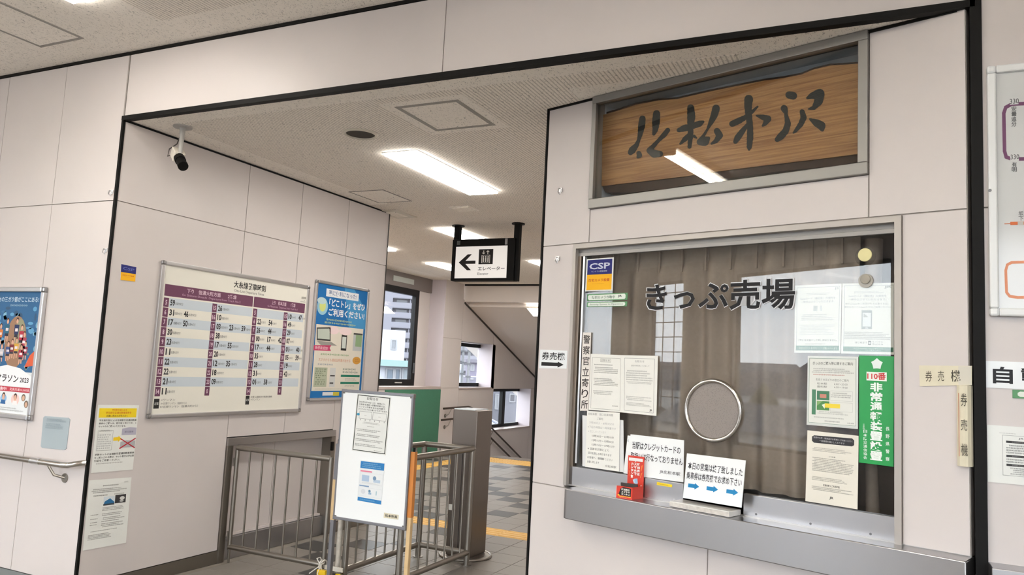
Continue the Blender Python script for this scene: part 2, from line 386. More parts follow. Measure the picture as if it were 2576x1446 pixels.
# concourse shell behind the camera (seen only in the glass): wall with a row of windows
RW = Fr((0, -3.0, 0), (1, 0, 0), (0, 0, 1), (0, 1, 0))
holes = [(-12.2, -10.4), (-9.25, -8.35), (-7.15, -4.35), (-.6, 3.6)]; ZS = .55
rw = MB().box(RW, -13, 4, 0, ZS, -.15, 0).box(RW, -13, 4, 3.32, ZO, -.15, 0)
xs = [-13.0] + [v for h in holes for v in h] + [4.0]
for i in range(0, len(xs), 2): rw.box(RW, xs[i], xs[i+1], ZS, 3.32, -.15, 0)
build('wall_rear', rw, M_wall, kind='structure')
for i, (a, b) in enumerate(holes):
    wnd = build('window_%d' % (i+4), MB().frame(RW, a, b, ZS, 3.32, .05, -.12, -.06), mat('window_bronze', (40, 40, 42), .4), kind='structure')
    build('pane', MB().box(RW, a+.05, b-.05, ZS+.05, 3.27, -.092, -.088), M_glass, wnd)
    if i == 1:
        gr = MB()
        for k in range(1, 3): gr.box(RW, a+k*.3-.008, a+k*.3+.008, 1.0, 3.27, -.085, -.075)
        for k in range(1, 9): gr.box(RW, a+.05, b-.05, .95+k*.27-.008, .95+k*.27+.008, -.085, -.075)
        build('grille', gr, mat('window_bronze', (40, 40, 42), .4), wnd)
    elif b-a > 2:
        gr = MB()
        for k in range(1, int((b-a)/1.5)):
            x = a+(b-a)*k/int((b-a)/1.5)
            gr.box(RW, x-.02, x+.02, 1.0, 3.27, -.12, -.06)
        build('mullion', gr, mat('window_bronze', (40, 40, 42), .4), wnd)
build('wall_end', MB().box(Fr((4, 0, 0), (0, 1, 0), (0, 0, 1), (-1, 0, 0)), -3.2, YF, 0, ZO, -.1, 0).box(Fr((-13, 0, 0), (0, 1, 0), (0, 0, 1), (1, 0, 0)), -3.2, YF, 0, ZO, -.1, 0), M_wall, kind='structure')

# ------------------------------------------------------------------ floor of 300 mm tiles
GX, GY, TS = -2.735, 6.25, .3
M_t1 = mat('floor_tile_light', (126, 121, 115), .38, noise=.035, nscale=40, spec=.3)
M_t2 = mat('floor_tile_dark', (64, 63, 62), .38, noise=.05, nscale=40, spec=.3)
M_tac = mat('tactile_yellow', (214, 170, 92), .5, noise=.03, nscale=30)
M_grout = mat('grout', (128, 122, 114), .8)
fl = MB().box(FL, -13, 4, -3.2, YF+.0, -.15, 0.0); fl.box(FL, -7.5, .9, YF, 12.88, -.15, -.003)
floor = build('floor', fl, M_grout, kind='structure')
build('concourse_paving', MB().box(FL, -12.95, 3.95, -3.0, YF-.02, 0, .003), M_t1, floor)
def tile_mesh(name, m, tact=False):
    b = .0022; h = TS/2-.0016; mb = MB()
    mb.add([(-h, -h, -.003), (h, -h, -.003), (h, h, -.003), (-h, h, -.003), (-h+b, -h+b, 0), (h-b, -h+b, 0), (h-b, h-b, 0), (-h+b, h-b, 0)],
           [(3, 2, 1, 0), (4, 5, 6, 7), (0, 1, 5, 4), (1, 2, 6, 5), (2, 3, 7, 6), (3, 0, 4, 7)])
    if tact == 'bar':
        for i in range(4):
            y = -.1125+i*.075
            mb.add([(-.135, y-.016, 0), (.135, y-.016, 0), (.135, y+.016, 0), (-.135, y+.016, 0), (-.131, y-.011, .005), (.131, y-.011, .005), (.131, y+.011, .005), (-.131, y+.011, .005)],
                   [(4, 5, 6, 7), (0, 1, 5, 4), (1, 2, 6, 5), (2, 3, 7, 6), (3, 0, 4, 7)])
    if tact == 'dot':
        for i in range(5):
            for j in range(5):
                x, y = -.12+i*.06, -.12+j*.06
                vs = [(x+.014*math.cos(k*math.pi/3), y+.014*math.sin(k*math.pi/3), 0) for k in range(6)] + [(x+.009*math.cos(k*math.pi/3), y+.009*math.sin(k*math.pi/3), .005) for k in range(6)]
                mb.add(vs, [tuple(range(6, 12))]+[(k, (k+1) % 6, 6+(k+1) % 6, 6+k) for k in range(6)])
    me = bpy.data.meshes.new(name); me.from_pydata([tuple(p) for p in mb.v], [], mb.f); me.materials.append(m); return me
ME = {'l': tile_mesh('tile', M_t1), 'd': tile_mesh('tile', M_t2), 'bar': tile_mesh('tactile_tile', M_tac, 'bar'), 'dot': tile_mesh('tactile_tile', M_tac, 'dot')}
def project(p):
    q = Vector(p)-EYE; z = q.dot(FWD)
    return (CW/2+FPX*q.dot(RGT)/z, CH/2-FPX*q.dot(UPV)/z) if z > .1 else (-9e9, 0)
cells = []
for c in range(-36, 13):
    for r in range(-10, 22):
        x, y = GX+(c+.5)*TS, GY+(r+.5)*TS
        if y < YF+.15 or y > 12.6 or x < -7.3: continue
        if x < XH+.1 and y < 6.6: continue
        if TN.dot(Vector((x, y, 0))-TW.O) < .02 and x > TW.O.x-.1: continue
        if x > TW.O.x-.05 and y > 4.0: continue
        s, d = c+r, r-c
        k = 'l'
        if s % 2 and (s % 6 == 3 or d % 6 == 3) and (r >= 3 or c <= -4): k = 'd'
        ang = 0
        if r == 2: k = 'bar'
        elif c == -13 and r < 19: k, ang = 'bar', math.pi/2
        elif r in (19, 20) and c > -14: k = 'dot'
        px, py = project((x, y, 0))
        vis = -20 < px < 1345 and py < CH+40 and px > 190
        if x < XH+.3 and y < 6.9 and px < 950: pass
        cells.append((0 if vis else 1, (Vector((x, y, 0))-EYE).length, x, y, k, ang))
cells.sort()
rest = {'l': MB(), 'd': MB(), 'bar': MB(), 'dot': MB()}; nt_ = 0
for vis, dist, x, y, k, ang in cells:
    if vis == 0 and nt_ < 560 and (k in ('bar', 'dot') or nt_ < 300):
        o = bpy.data.objects.new('tactile_tile' if k in ('bar', 'dot') else 'tile', ME[k]); COL.objects.link(o)
        o.location = (x, y, 0); o.rotation_euler[2] = ang; o.parent = floor
        if k not in ('bar', 'dot'): nt_ += 1
    else:
        me = ME[k]; cs, sn = math.cos(ang), math.sin(ang)
        rest[k].add([(v.co.x*cs-v.co.y*sn+x, v.co.x*sn+v.co.y*cs+y, v.co.z) for v in me.vertices], [tuple(p.vertices) for p in me.polygons])
for k, nm in (('l', 'tile_field'), ('d', 'tile_field'), ('bar', 'tactile_field'), ('dot', 'tactile_field')):
    if rest[k].f: build(nm, rest[k], ME[k].materials[0], floor, kind='stuff')
build('nosing', MB().box(FL, -7.15, -1.7, 12.56, 12.90, -.1, .004), mat('nosing_grey', (120, 112, 108), .6), floor)
stp = MB()
for i in range(12): stp.box(FL, -7.15, -1.7, 12.88+i*.34, 13.22+i*.34, -.17*(i+1)-.5, -.17*(i+1))
build('stairs', stp, mat('stair_tread', (150, 145, 140), .6), floor)

# ------------------------------------------------------------------ far windows in the west wall
M_wfr = mat('window_black', (12, 12, 14), .5, spec=.25)
wi = xfr(XW-.32)
def west_window(name, y0, y1_, z0, z1, mull=None, fw=.055):
    o = build(name, MB().frame(wi, y0, y1_, z0, z1, fw, -.04, .04), M_wfr, kind='structure')
    build('pane', MB().box(wi, y0+fw, y1_-fw, z0+fw, z1-fw, -.004, .004), M_glass, o)
    if mull: build('mullion', MB().box(wi, mull-.07, mull+.07, z0+fw, z1-fw, -.03, .045), M_wfr, o)
    return o
ya = wi.at(1047, 800)[0]
yb = wi.at(950, 800)[0]
W1 = west_window('window_1', yb, ya, zsill+.012, 2.88, fw=.11)
rv = MB().box(WW, 10.2, 12.13, 2.88, ZC, -.33, -.0)
build('lintel', MB().box(wi, yb-.6, 12.13, 2.88, ZC, -.03, .03), mat('lintel_grey', (120, 112, 110), .6), W1)
build('vent_plate', MB().box(wi, *[wi.at(986, 685)[0], wi.at(1038, 690)[0]], 2.96, 3.05, .03, .04), mat('plate_grey', (176, 182, 178), .4), W1)
build('infill', MB().box(wi, ya, 12.13, zsill, 2.88, -.03, .0).box(wi, 10.2, yb, zsill, 2.88, -.03, 0.0), M_wall, W1)
build('sill', MB().box(WW, 10.2, 12.13, zsill-.03, zsill+.012, -.34, .012), mat('sill_stone', (176, 164, 160), .4), W1)
build('reveal', MB().box(WW, 12.115, 12.131, zsill, ZC, -.34, -.002), mat('reveal_panel', (206, 198, 204), .4), W1)
build('catch', MB().box(wi, ya-.08, ya-.045, 1.42, 1.60, .04, .07), mat('catch_grey', (70, 70, 72), .4), W1)
build('catch', MB().box(wi, yb+.55, yb+.75, 1.245, 1.262, .04, .06), mat('catch_pale', (170, 170, 168), .4), W1)
W2 = west_window('window_2', 12.80, wi.at(1211, 920)[0], 1.19, 2.04, fw=.07)
y2 = wi.at(1211, 920)[0]
build('infill', MB().box(wi, y2, 14.14, 1.17, 2.06, -.03, 0), M_wall, W2)
build('reveal', MB().box(WW, 14.118, 14.131, 1.16, 2.05, -.34, -.002), mat('reveal_panel', (206, 198, 204), .4), W2)
build('sill', MB().box(WW, 12.80, 14.16, 1.15, 1.185, -.34, .014), mat('sill_stone', (176, 164, 160), .4), W2)
y3 = wi.at(1311, 1020)[0]
W3 = west_window('window_3', 14.27, y3, .33, 1.14, mull=wi.at(1262, 1020)[0], fw=.06)
build('infill', MB().box(wi, y3, 16.15, .3, 1.16, -.03, 0), M_wall, W3)
build('reveal', MB().box(WW, 16.128, 16.141, .31, 1.155, -.34, -.002), mat('reveal_panel', (206, 198, 204), .4), W3)
build('sill', MB().box(WW, 14.25, 16.16, .29, .325, -.34, .014), mat('sill_stone', (176, 164, 160), .4), W3)

# ================================================================== CEILING THINGS
def ceiling_light(fr, u0, u1, v0, v1, label, rot=0, group=None):
    c = fr.P((u0+u1)/2, (v0+v1)/2)
    f2 = Fr(c, (math.cos(rot), math.sin(rot), 0), (-math.sin(rot), math.cos(rot), 0), fr.N)
    a, b = (u1-u0)/2, (v1-v0)/2
    o = thing('ceiling_light', label, 'ceiling light', c, group)
    build('rim', MB().frame(f2, -a, a, -b, b, .012, 0, .006), mat('lamp_rim', (225, 222, 214), .5), o)
    build('diffuser', MB().box(f2, -a+.012, a-.012, -b+.012, b-.012, 0, .022), M_lamp, o)
    return o
def batten(x, y, rot, label, group=None):
    o = thing('batten_light', label, 'ceiling light', (x, y, ZO), group)
    f = Fr((x, y, ZO), (math.cos(rot), math.sin(rot), 0), (-math.sin(rot), math.cos(rot), 0), (0, 0, -1))
    build('housing', MB().box(f, -.10, .10, -.72, .72, .001, .04), mat('lamp_rim', (225, 222, 214), .5), o)
    for s_ in (-.045, .045): build('tube', MB().tube([f.P(s_, -.68, .065), f.P(s_, .68, .065)], .016, 10), M_tube, o)
    for e in (-.70, .70): build('socket', MB().box(f, -.07, .07, e-.015, e+.015, .04, .085), mat('lamp_rim', (225, 222, 214), .5), o)
G = 'recessed ceiling lights in the hall'
ceiling_light(CE, -3.335, -3.03, 4.61, 5.955, 'large bright recessed ceiling light nearest the camera in the hall ceiling', group=G)
ceiling_light(CE, -4.61, -4.31, 7.43, 8.77, 'recessed ceiling light seen just above the hanging elevator sign', group=G)
l3 = CE.at(1075, 661); ceiling_light(CE, l3[0]-.02, l3[0]+.29, l3[1]-.05, l3[1]+1.29, 'recessed ceiling light peeking out left of the hanging elevator sign', group=G)
l4 = CE.at(1000, 628); ceiling_light(CE, l4[0]-.30, l4[0], l4[1]-1.34, l4[1], 'ceiling light half hidden behind the end of the timetable wall', group=G)
l5 = CE.at(1328, 655); ceiling_light(CE, l5[0], l5[0]+.31, l5[1]-.02, l5[1]+1.32, 'ceiling light right of the elevator sign against the ticket wall edge', group=G)
ceiling_light(CO, -4.27, -3.97, 2.17, 2.785, 'ceiling light end at the top left corner over the outer concourse')
for x, y in ((-9.6, -1.2), (-8.2, -.3), (-7.0, -1.2), (-4.9, -1.9), (-2.2, -1.9), (.3, -1.9), (-.1, .7), (2.6, -.7)):  # unseen lamps, added to brighten the concourse walls, header and ceiling
    batten(x, y+.67, 0, 'added unseen fill lamp over the outer concourse behind the camera', 'added fill lamps behind the camera')
# batten lamp over the concourse, mirrored in the name-board glass
batten(-3.38, 1.37, -.42, 'twin tube batten lamp whose reflection crosses the wooden station name board')
# stair lamp on the sloping ceiling
rr = ray(1338, 780); t_ = (2.80 + .391*12.83 - EYE.z)/(rr.z + .391*rr.y) ; ps = EYE + rr*t_
sl = thing('stair_light', 'ceiling light on the sloping stair ceiling beside the ticket wall edge', 'ceiling light', ps)
dn = Vector((0, -.391, -1)).normalized(); sf = Fr(ps, (1, 0, 0), Vector((0, 1, -.391)).normalized(), dn)
build('rim', MB().frame(sf, -.06, .28, -.16, .22, .02, 0, .03), mat('lamp_rim', (225, 222, 214), .5), sl)
build('diffuser', MB().box(sf, -.04, .26, -.14, .20, .001, .02), M_lamp, sl)

sl2 = thing('stair_light', 'added fill lamp over the stairs, unseen behind the ticket wall', 'ceiling light', (-2.7, 14.2, sz(14.2)))  # second lamp added out of sight to brighten the stairwell
sf = Fr((-2.7, 14.2, sz(14.2)), (1, 0, 0), Vector((0, 1, -.391)).normalized(), dn)
build('rim', MB().frame(sf, -.2, .2, -.65, .65, .02, 0, .03), mat('lamp_rim', (225, 222, 214), .5), sl2)
build('diffuser', MB().box(sf, -.18, .18, -.63, .63, .001, .02), M_lamp, sl2)

def hatch(fr, u0, u1, v0, v1, label, w=.018, border=0):
    o = thing('ceiling_hatch', label, 'ceiling hatch', fr.P((u0+u1)/2, (v0+v1)/2))
    if border: build('surround', MB().box(fr, u0-border, u1+border, v0-border, v1+border, .0015, .003), M_ceil, o)
    build('frame', MB().frame(fr, u0, u1, v0, v1, w, .0, .005), mat('hatch_frame', (150, 145, 138), .5), o)
    build('cover', MB().box(fr, u0+w+.003, u1-w-.003, v0+w+.003, v1-w-.003, 0, .004), M_ceil, o)
hatch(CE, -2.66, -2.22, 3.77, 4.26, 'square access hatch with pale border in the hall ceiling above the big light', w=.028, border=.065)
hatch(CE, -4.42, -4.04, 5.64, 6.12, 'thin-framed access hatch in the ceiling close to the timetable wall', w=.012)
hatch(CO, -5.15, -4.71, 2.40, 3.165, 'access hatch at the top left in the outer concourse ceiling', w=.02)
sp_ = thing('ceiling_speaker', 'round dark ceiling speaker with a pale rim left of the square hatch', 'speaker', CE.P(-3.2, 4.165))
build('rim', MB().ring(CE, -3.2, 4.165, .004, .108, .012, 36, 8), mat('speaker_rim', (206, 200, 186), .5), sp_, smooth=True)
build('grille', MB().disc(CE, -3.2, 4.165, .098, 0, .006), mat('speaker_grille', (52, 46, 36), .7, noise=.4, nscale=500), sp_)
q = CE.at(1168, 524)
o = thing('smoke_detector_plate', 'small white plate on the hall ceiling beyond the big light', 'detector', CE.P(*q))
build('plate', MB().box(CE, q[0]-.11, q[0]+.11, q[1]-.11, q[1]+.11, 0, .008), M_ceil, o); build('cover', MB().box(CE, q[0]-.08, q[0]+.08, q[1]-.08, q[1]+.08, .008, .014), M_ceil, o)
q = CE.at(997, 537)
o = thing('ceiling_diffuser', 'small pale ceiling diffuser at the end of the timetable wall', 'vent', CE.P(*q))
build('plate', MB().box(CE, q[0]-.13, q[0]+.13, q[1]-.2, q[1]+.2, 0, .01), mat('speaker_rim', (206, 200, 186), .5), o); build('slot', MB().box(CE, q[0]-.06, q[0]+.06, q[1]-.12, q[1]+.12, .01, .016), M_ceil, o)

# security camera
q = CE.at(460, 318); cb = CE.P(q[0], q[1])
sc = thing('security_camera', 'white and black security camera hanging from the hall ceiling above the timetable', 'camera', cb)
build('mount_plate', MB().disc(CE, q[0], q[1], .062, 0, .01), mat('camera_grey', (176, 174, 170), .5), sc)
build('stem', MB().tube([cb, cb+Vector((0, 0, -.06)), cb+Vector((0, 0, -.20))], [.022, .016, .014], 12), mat('camera_grey', (176, 174, 170), .5), sc, smooth=True)
cd = Vector((.74, -.34, -.58)).normalized(); cx = cd.cross(Vector((0, 0, 1))).normalized(); cz = cx.cross(cd)
c0 = cb + Vector((-.01, .0, -.215)) - cd*.07
cf = Fr(c0, cx, cz, cd)
build('housing', MB().box(cf, -.036, .036, -.034, .034, -.02, .085), mat('camera_white', (222, 216, 204), .4), sc, bevel=.006)
build('lens_body', MB().tube([c0+cd*.08, c0+cd*.13, c0+cd*.131, c0+cd*.19], [.036, .036, .030, .028], 16), M_black, sc, smooth=True)
build('lens_ring', MB().tube([c0+cd*.185, c0+cd*.215], [.034, .034], 16), M_black, sc, smooth=True)
cab = [cb+Vector((-.01, 0, -.05)), cb+Vector((-.04, 0, -.12)), cb+Vector((-.11, 0, -.15)), cb+Vector((-.12, .0, -.20)), c0]
build('cable', MB().tube(cab, .004, 6), mat('cable_dark', (60, 56, 52), .6), sc, smooth=True)

# hanging elevator sign
ys = 7.29; EF = yfr(ys)
es = thing('hanging_sign', 'black framed hanging elevator sign with a left arrow under the hall ceiling', 'sign', (-3.9, ys+.05, ZC))
e0, eb = EF.at(1133, 706); e1, _ = EF.at(1291, 700); _, etop = EF.at(1220, 600)
S = Sheet(EF, (1147.5, 620.8), (1276.5, 617), (1273, 698.5), (1143, 700), .006)
build('cabinet', MB().box(EF, e0, e1, eb, etop, -.11, 0), M_black, es, bevel=.004)
for px in (1142, 1294):
    u = EF.at(px, 640)[0]
    build('post', MB().box(EF, u-.032, u+.032, eb if px > 1200 else eb+.02, ZC, -.09, -.03), M_black, es, bevel=.003)
    build('flange', MB().disc(Fr((u, ys+.06, ZC), (1, 0, 0), (0, 1, 0), (0, 0, -1)), 0, 0, .07, 0, .012), M_black, es)
build('face', MB().prism(EF, [tuple(q) for q in (S.c[3], S.c[2], S.c[1], S.c[0])], 0, .005), mat('sign_white', (225, 222, 218), .35, emit=.25), es)
BK = (22, 18, 18)
S.poly([(.07, .5), (.24, .25), (.32, .25), (.205, .45), (.40, .45), (.40, .55), (.205, .55), (.32, .75), (.24, .75)], BK, .0008, 'arrow')
S.rect(.46, .10, .735, .57, BK, .0008, 'pictogram')
Wt = (225, 222, 218)
S.box(.515, .28, .68, .535, .012, .014, Wt, .0012)
for i in range(3):
    a = .552+i*.045; S.rect(a-.012, .36, a+.012, .50, Wt, .0012); S.oval(a, .335, .012, .02, Wt, .0012)
S.poly([(.545, .14), (.56, .14), (.56, .22), (.58, .2), (.58, .22), (.552, .26), (.523, .22), (.523, .2), (.545, .22)], Wt, .0012)
S.poly([(.625, .26), (.64, .26), (.64, .18), (.662, .2), (.662, .18), (.632, .135), (.603, .18), (.603, .2), (.625, .18)], Wt, .0012)
S.txt('エレベーター', .455, .645, .965, .765, BK, .01); S.txt('Elevator', .452, .825, .66, .905, (70, 66, 66))
S.done(es)
build('ballast_tag', MB().box(EF, EF.at(1271, 605)[0], EF.at(1277, 605)[0], EF.at(1274, 615)[1], EF.at(1274, 600)[1], 0, .004), mat('tag_grey', (150, 150, 150), .5), es)
build('maker_tag', MB().box(EF, EF.at(1150, 610)[0], EF.at(1158, 610)[0], EF.at(1154, 616)[1], EF.at(1154, 606)[1], 0, .003), mat('tag_dark', (96, 100, 96), .5), es)

# ================================================================== HALL WALL THINGS
def framed(name, label, cat, fr, tl, tr, br, bl, wbar=.03, depth=.025, face=None):
    c = Sheet(fr, tl, tr, br, bl, 0); u0 = (c.c[0].x+c.c[3].x)/2; u1 = (c.c[1].x+c.c[2].x)/2; v1 = (c.c[0].y+c.c[1].y)/2; v0 = (c.c[2].y+c.c[3].y)/2
    o = thing(name, label, cat, fr.P((u0+u1)/2, v0))
    for nm, b in (('frame_bar', (u0+wbar, u1-wbar, v0, v0+wbar)), ('frame_bar', (u0+wbar, u1-wbar, v1-wbar, v1)), ('frame_bar', (u0, u0+wbar, v0+wbar, v1-wbar)), ('frame_bar', (u1-wbar, u1, v0+wbar, v1-wbar))):
        build(nm, MB().box(fr, b[0], b[1], b[2], b[3], .001, depth), M_alu, o, bevel=.006)
    for a, b in ((u0, v0), (u1-wbar, v0), (u0, v1-wbar), (u1-wbar, v1-wbar)):
        build('corner_cap', MB().box(fr, a-.001, a+wbar+.001, b-.001, b+wbar+.001, .001, depth+.001), mat('corner_chrome', (170, 170, 172), .25, 1.0), o, bevel=.009)
    build('backing', MB().box(fr, u0+wbar*.5, u1-wbar*.5, v0+wbar*.5, v1-wbar*.5, .002, depth*.5), face or M_white, o)
    S = Sheet(fr, (u0+wbar, v1-wbar), (u1-wbar, v1-wbar), (u1-wbar, v0+wbar), (u0+wbar, v0+wbar), depth*.5, px=False)
    return o, S
PU = (106, 62, 88)
o, S = framed('timetable_board', 'large framed purple and white train timetable on the hall wall', 'timetable', HW, (404, 655), (777, 718), (751, 1037), (365, 1051), face=mat('timetable_face', (226, 224, 214), .35))
S.txt('大糸線発車時刻', .435, .030, .665, .083, (30, 28, 28), .02)
S.txt('Oito Line Departure Times', .44, .093, .655, .118, (80, 76, 76)); S.txt('北松本駅', .955, .07, .995, .09, (50, 48, 48)); S.lines(.95, .095, .995, .12, 2, (110, 108, 108), .006)
S.rect(.012, .128, .578, .208, PU); S.rect(.585, .128, .992, .208, PU)
S.txt('下り　信濃大町方面　　2番線', .14, .138, .46, .170, (216, 190, 204), .015, .001); S.txt('for Shinano-Omachi  Departure from Track No.2', .115, .178, .49, .198, (196, 160, 182), 0, .001)
S.txt('上り　松本方面　　1番線', .72, .138, .91, .170, (216, 190, 204), .015, .001); S.txt('for Matsumoto  Departure from Track No.1', .69, .178, .93, .198, (196, 160, 182), 0, .001)
T1 = {5: '59', 6: '31 46', 7: '17 50', 8: '30', 9: '23', 10: '11', 11: '22', 12: '22', 13: '21', 14: '11'}
T2 = {15: '26', 16: '10', 17: '03 23 59', 18: '38', 19: '17 55', 20: '20', 21: '12 35', 22: '18', 23: '09', 0: ''}
T3 = {5: '', 6: '22 54', 7: '26 44', 8: '00 17 42', 9: '17 44', 10: '35', 11: '28', 12: '31', 13: '01 58', 14: ''}
T4 = {15: '10 47', 16: '49', 17: '29', 18: '07', 19: '01 40', 20: '05 59', 21: '19', 22: '42', 23: '', 0: ''}
rh = (.885-.218)/10
for i in range(10):
    if i % 2 == 0: S.rect(.045, .218+i*rh, .578, .218+(i+1)*rh, (196, 206, 214), .0003); S.rect(.615, .218+i*rh, .985, .218+(i+1)*rh, (196, 206, 214), .0003)
for T, x0 in ((T1, .012), (T2, .305), (T3, .585), (T4, .822)):
    for i, (h, m) in enumerate(T.items()):
        t0 = .218+i*rh
        S.rect(x0, t0+.002, x0+.030, t0+rh-.002, PU, .0006)
        S.txt(str(h), x0+(.010 if h < 10 else .006), t0+.017, x0+(.020 if h < 10 else .024), t0+rh-.017, (222, 200, 212), .02, .001)
        for j, mm in enumerate(m.split()):
            a = x0+.038+j*.085
            S.txt(mm, a, t0+.010, a+.027, t0+.053, (46, 46, 48), .035); S.txt('信濃大町行' if x0 < .5 else '松本行', a+.029, t0+.026, a+(.075 if x0 < .5 else .062), t0+.044, (80, 82, 86))
S.rect(.012, .900, .042, .965, (30, 30, 30)); S.txt('記事', .016, .922, .038, .942, (220, 220, 214), 0, .001)
for k, tx in enumerate(('=ワンマン', 'A=区間ワンマン（塩尻から）', 'B=区間ワンマン（信濃大町から）')): S.txt(tx, .05, .902+k*.022, .13+k*.07, .918+k*.022, (96, 94, 94))
S.rect(.585, .888, .612, .955, (30, 30, 30)); S.txt('記事', .588, .911, .609, .930, (220, 220, 214), 0, .001)
S.txt('日曜=上諏訪まで快速に接続', .622, .89, .78, .905, (96, 94, 94)); S.txt('=ワンマン', .622, .912, .69, .926, (96, 94, 94))
S.done(o)
# blue service poster
BL = (10, 104, 170)
o, S = framed('service_poster', 'blue framed poster for a travel information service right of the timetable', 'poster', HW, (792, 700), (928, 730), (905, 1004), (769, 1010), wbar=.028, face=mat('poster_cream', (222, 216, 202), .3))
S.rect(0, 0, 1, .36, BL); S.rect(0, .94, 1, 1, BL); S.rect(0, .36, .03, .94, BL, .0003); S.rect(.97, .36, 1, .94, BL, .0003); S.poly([(.52, 0), (.72, 0), (1, .19), (1, .36), (.66, .36)], (66, 146, 200), .0005)
S.rect(.17, .035, .82, .105, (226, 228, 232), .0006); S.txt('更に便利になった!', .22, .045, .78, .092, (90, 110, 150), .01, .001)
S.txt('「どこトレ」をぜひ', .24, .12, .97, .19, (232, 234, 238), .03, .001); S.txt('ご利用ください!', .24, .205, .97, .275, (232, 234, 238), .03, .001)
S.oval(.12, .20, .10, .075, (150, 196, 214), .0006); S.oval(.12, .195, .06, .05, (206, 214, 130), .0008); S.oval(.10, .15, .085, .03, (186, 210, 214), .0009)
S.lines(.18, .295, .86, .35, 2, (190, 206, 140), .03)
S.poly([(.04, .39), (.30, .375), (.32, .50), (.06, .50)], (60, 60, 58)); S.poly([(.06, .40), (.285, .388), (.30, .485), (.075, .485)], (186, 196, 184), .0008); S.poly([(.06, .505), (.33, .505), (.45, .535), (.14, .54)], (150, 148, 142))
S.oval(.36, .40, .11, .035, (236, 214, 214)); S.oval(.60, .40, .13, .035, (236, 214, 214)); S.rect(.53, .43, .64, .575, (34, 34, 34)); S.rect(.545, .45, .625, .555, (206, 212, 206), .0008)
S.rect(.77, .41, 1-.04, .57, (186, 190, 190)); S.rect(.82, .42, .95, .53, (140, 168, 128), .0008); S.rect(.77, .405, .96, .42, (70, 70, 70), .0009)
S.poly([(.01, .545), (.34, .535), (.31, .56), (.34, .585), (.01, .59)], (196, 60, 104), .0009); S.txt('新機能追加!', .04, .55, .28, .578, (230, 200, 210), .01, .0012)
S.lines(.12, .605, .86, .63, 1, (120, 160, 110), .03); S.txt('スマホからも遅延証明書が出せる', .12, .652, .74, .68, (206, 140, 110), 0); S.oval(.87, .66, .085, .035, (206, 150, 60)); S.lines(.81, .642, .93, .676, 2, (170, 110, 50), .02)
S.lines(.08, .695, .48, .72, 1, (150, 160, 170), .03); S.rect(.06, .735, .30, .905, (176, 184, 160)); S.lines(.08, .74, .28, .89, 8, (110, 120, 100), .05, ragged=.7, seed=4)
S.rect(.35, .735, .46, .905, (206, 208, 206)); S.rect(.36, .80, .45, .812, (60, 60, 60), .0008); S.rect(.36, .865, .43, .88, (90, 90, 90), .0008)
S.lines(.57, .73, .95, .785, 2, (110, 130, 120), .03); S.rect(.57, .795, .96, .815, (30, 120, 96)); S.lines(.63, .825, .92, .85, 2, (150, 150, 146), .02); S.rect(.57, .86, .96, .88, (30, 120, 96)); S.lines(.63, .888, .92, .905, 1, (150, 150, 146), .02); S.lines(.06, .918, .8, .93, 1, (160, 156, 146), .015)
S.rect(.24, .952, .44, .982, (220, 224, 228), .0006); S.rect(.44, .952, .56, .985, (206, 190, 60), .0006); S.lines(.6, .957, .95, .975, 1, (120, 180, 220), .03)
S.done(o)
# CSP sticker on the hall wall
def csp(fr, tl, tr, br, bl, label, n=.003, big=True):
    S = Sheet(fr, tl, tr, br, bl, n); o = tag(S.slab('security_sticker', mat('sticker_white', (226, 228, 226), .4), .002), label, 'sticker')
    m = .045 if big else 0
    S.rect(m, m*.8, 1-m, .49, (32, 38, 112)); S.rect(m, .49, 1-m, 1-m*.8, (240, 180, 22))
    S.txt('CSP', .12, .14, .88, .33, (200, 206, 222) if big else (90, 100, 170), .025); S.txt('セントラル警備保障', .2, .37, .78, .42, (190, 196, 214) if big else (80, 90, 160))
    S.txt('防犯カメラ設置', .12, .62, .88, .71, (196, 92, 24), .02); S.lines(.22, .76, .8, .79, 1, (206, 140, 30), .03)
    S.done(o); return o
csp(HW, (305, 664), (343, 672), (340, 708), (303, 704), 'small blue and yellow security sticker on the hall wall above the paper notices', big=False)
# two paper notices
S = Sheet(HW, (247, 1018), (350, 1019), (334, 1181), (229, 1190), .003)
o = tag(S.slab('notice_sheet', M_papergloss, .002), 'paper notice with a yellow heading and a red crossed-out drawing on the hall wall', 'notice')
S.rect(.04, .05, .95, .19, (236, 208, 30)); S.txt('学生割引証による', .34, .06, .70, .09, (206, 110, 30), .01); S.txt('学生割引普通回数乗車券を', .2, .10, .82, .135, (206, 110, 30), .01); S.txt('お買い求めのお客さまへ', .22, .148, .74, .18, (80, 70, 40), .01)
for k, tx in enumerate(('学生割引証による普通割引普通回数乗', '車券のご購入は、割引証１枚につき、１', 'セットのみご購入いただけます。')): S.txt(tx, .06, .215+k*.045, .97-(k == 2)*.25, .245+k*.045, (70, 68, 66), .01)
S.box(.06, .38, .42, .68, .006, .005, (160, 162, 160)); S.lines(.09, .37, .40, .40, 2, (110, 108, 106), .02); S.lines(.07, .43, .40, .66, 7, (176, 178, 178), .04, seed=3)
S.poly([(.44, .49), (.56, .485), (.56, .465), (.64, .515), (.56, .56), (.56, .54), (.44, .54)], (236, 200, 30)); S.poly([(.63, .36), (.82, .34), (.99, .35), (.99, .46), (.63, .46)], (176, 174, 190)); S.txt('割引回数券', .70, .395, .92, .425, (110, 108, 130), .01)
S.poly([(.62, .56), (.76, .54), (.99, .55), (.99, .65), (.62, .65)], (170, 172, 176)); S.poly([(.60, .515), (.62, .505), (1, .655), (.985, .67)], (176, 44, 56), .0009); S.poly([(.60, .655), (.985, .505), (1, .52), (.62, .67)], (176, 44, 56), .0011)
